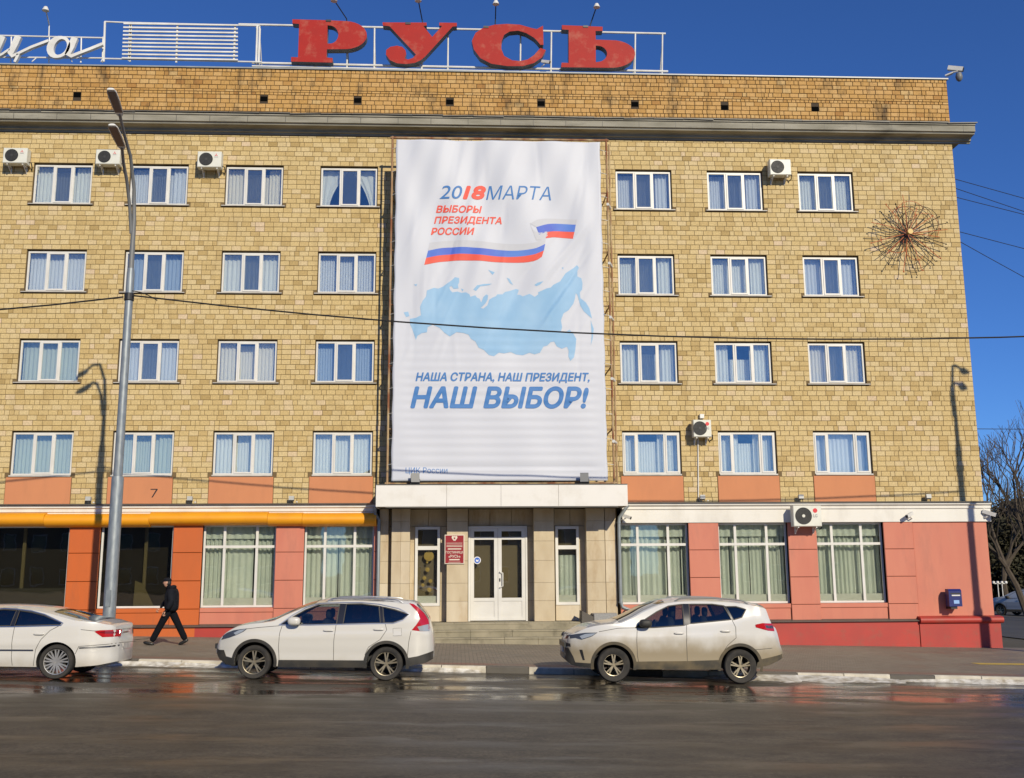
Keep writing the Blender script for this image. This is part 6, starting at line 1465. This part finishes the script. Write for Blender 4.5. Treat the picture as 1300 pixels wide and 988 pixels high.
def leafy(loc, H, Wd_, label, mat, seed, cat='tree', n=9000):
    R = random.Random(seed); o = thing('dense_tree', label, cat, loc, 0, 'dark dense trees beyond the hotel'); m = MB()
    cl = [(R.uniform(-1, 1), R.uniform(-1, 1), R.uniform(.12, .95), R.uniform(.22, .42)) for _ in range(60)]
    for i in range(n):
        c = R.choice(cl); v = Vector((R.gauss(0, 1), R.gauss(0, 1), R.gauss(0, 1))).normalized()*R.random()**.4*c[3]
        e = (1-.55*c[2]); p = Vector(((c[0]*e+v.x)*Wd_, (c[1]*e+v.y)*Wd_, (c[2]+v.z*.45)*H))
        a = Vector((R.gauss(0, 1), R.gauss(0, 1), R.gauss(0, 1))).normalized()*R.uniform(.10, .22); b = a.orthogonal().normalized()*R.uniform(.06, .13)
        m.add([p-a, p+b, p+a, p-b], [(0,1,2,3)])
    m.build('crown', mat, o); MB().tube([(0,0,-.3), (.05,0,H*.35), (0,.05,H*.7)], [H*.02, H*.016, H*.008], 7).build('trunk', BARK, o, smooth=True); return o
EVER = pm('dark_evergreen', (.028,.030,.014), .8, .7, .6, col2=(.05,.038,.015)); BROWNL = pm('dry_brown_leaf', (.06,.045,.018), .9, .8, .5, col2=(.10,.075,.02))
TB = lambda px, Y: Vector((at(px, 760, Y).x, Y, gz(at(px, 760, Y).x)))
bare_tree(TB(1306, 27), 14.0, 'leafless tree with fine branches leaning towards the hotel corner', 3, .9, 6, -.22)
bare_tree(TB(1324, 30), 15.5, 'tall leafless tree at the right edge of the photo', 8, .9, 6, -.12)
bare_tree(TB(1278, 46), 14.5, 'slim leafless tree standing behind the dark evergreens', 33, .9, 6)
for px, Y, H, Wd_, mat, lb, sd_ in ((1256, 50, 7.2, 2.8, EVER, 'dark evergreen just behind the hotel corner', 1), (1276, 55, 7.6, 3.0, BROWNL, 'brownish dense tree behind the globe lamps', 2), (1296, 52, 8.0, 3.2, EVER, 'dark evergreen behind the silver blue hatchback', 3), (1318, 50, 8.5, 3.6, EVER, 'dark evergreen past the right edge of the photo', 4),
        (1286, 66, 8.5, 4.0, EVER, 'large dark evergreen at the back of the group', 5), (1240, 62, 8.5, 4.0, BROWNL, 'brownish dense tree mostly hidden by the hotel', 6), (1330, 64, 9, 5, BROWNL, 'brownish dense tree beyond the right edge', 7)):
    leafy(TB(px, Y), H, Wd_, lb, mat, sd_)
for px, Y, H, Wd_, mat, lb, sd_ in ((1360, 56, 8.5, 4.2, EVER, 'dark evergreen further along the side street', 8), (1400, 60, 9, 4.6, BROWNL, 'brownish dense tree further along the side street', 9), (1450, 58, 8, 4.6, EVER, 'last dark evergreen along the side street', 10)):
    leafy(TB(px, Y), H, Wd_, lb, mat, sd_, n=5000)
bare_tree(TB(1385, 44), 12.5, 'leafless tree further along the side street', 41, .9, 6)
# globe lamps far off
q = TB(1271, 45); o = thing('globe_lamp', 'distant park lamp with white globes above the parked hatchback', 'street lamp', q)
zt_ = at(1271, 741, 45).z-q.z
for dx_ in (-.16, .16): MB().tube([(dx_, 0, 0), (dx_, 0, zt_)], .035, 8).build('post', STEEL_W, o)
for dx_ in (-.46, -.16, .16, .46): blob('globe', (dx_, 0, zt_+.08), (.10, .10, .10), PVC, o)
MB().tube([(-.46, 0, zt_), (.46, 0, zt_)], .03, 6).build('crossbar', STEEL_W, o)

# ------------------------------------------------------------------ houses across the road, seen mirrored in the panes
def far_house(x0, x1, y, h, col, label, floors):
    o = thing('street_house', label, 'building', ((x0+x1)/2, y, 0), 0, 'houses across the road'); w = (x1-x0)/2
    MB().box(-w, w, -9, 0, -1.5, h).build('wall', pm(label[:18], col, .85, .4, .4), o)
    rf = MB().add([(-w-.3, -9.3, h), (w+.3, -9.3, h), (w+.3, .3, h), (-w-.3, .3, h), (-w+2, -4.5, h+2.2), (w-2, -4.5, h+2.2)], [(0,3,2,1), (0,1,5,4), (2,3,4,5), (1,2,5), (3,0,4)]).build('roof', TIN, o)
    n = int(w*2/2.6)
    for f in range(floors):
        for k in range(n):
            x = -w+(k+.5)*2*w/n; z0 = 1.2+f*h/floors; win = MB(); frame_rect(win, x-.6, x+.6, z0, z0+1.6, .08, -.02, .05); wv = win.build('window', PVC, o)
            MB().box(x-.52, x+.52, -.01, .01, z0+.08, z0+1.52).build('pane', SCREEN, wv)
far_house(-46, -14, -72, 9.5, (.30,.24,.17), 'ochre rendered house across the road behind the viewer on the left', 3)
far_house(-11, 17, -74, 10.5, (.36,.33,.28), 'pale grey house across the road straight behind the viewer', 3)
far_house(21, 52, -72, 9.0, (.28,.17,.12), 'brown brick house across the road behind the viewer on the right', 3)
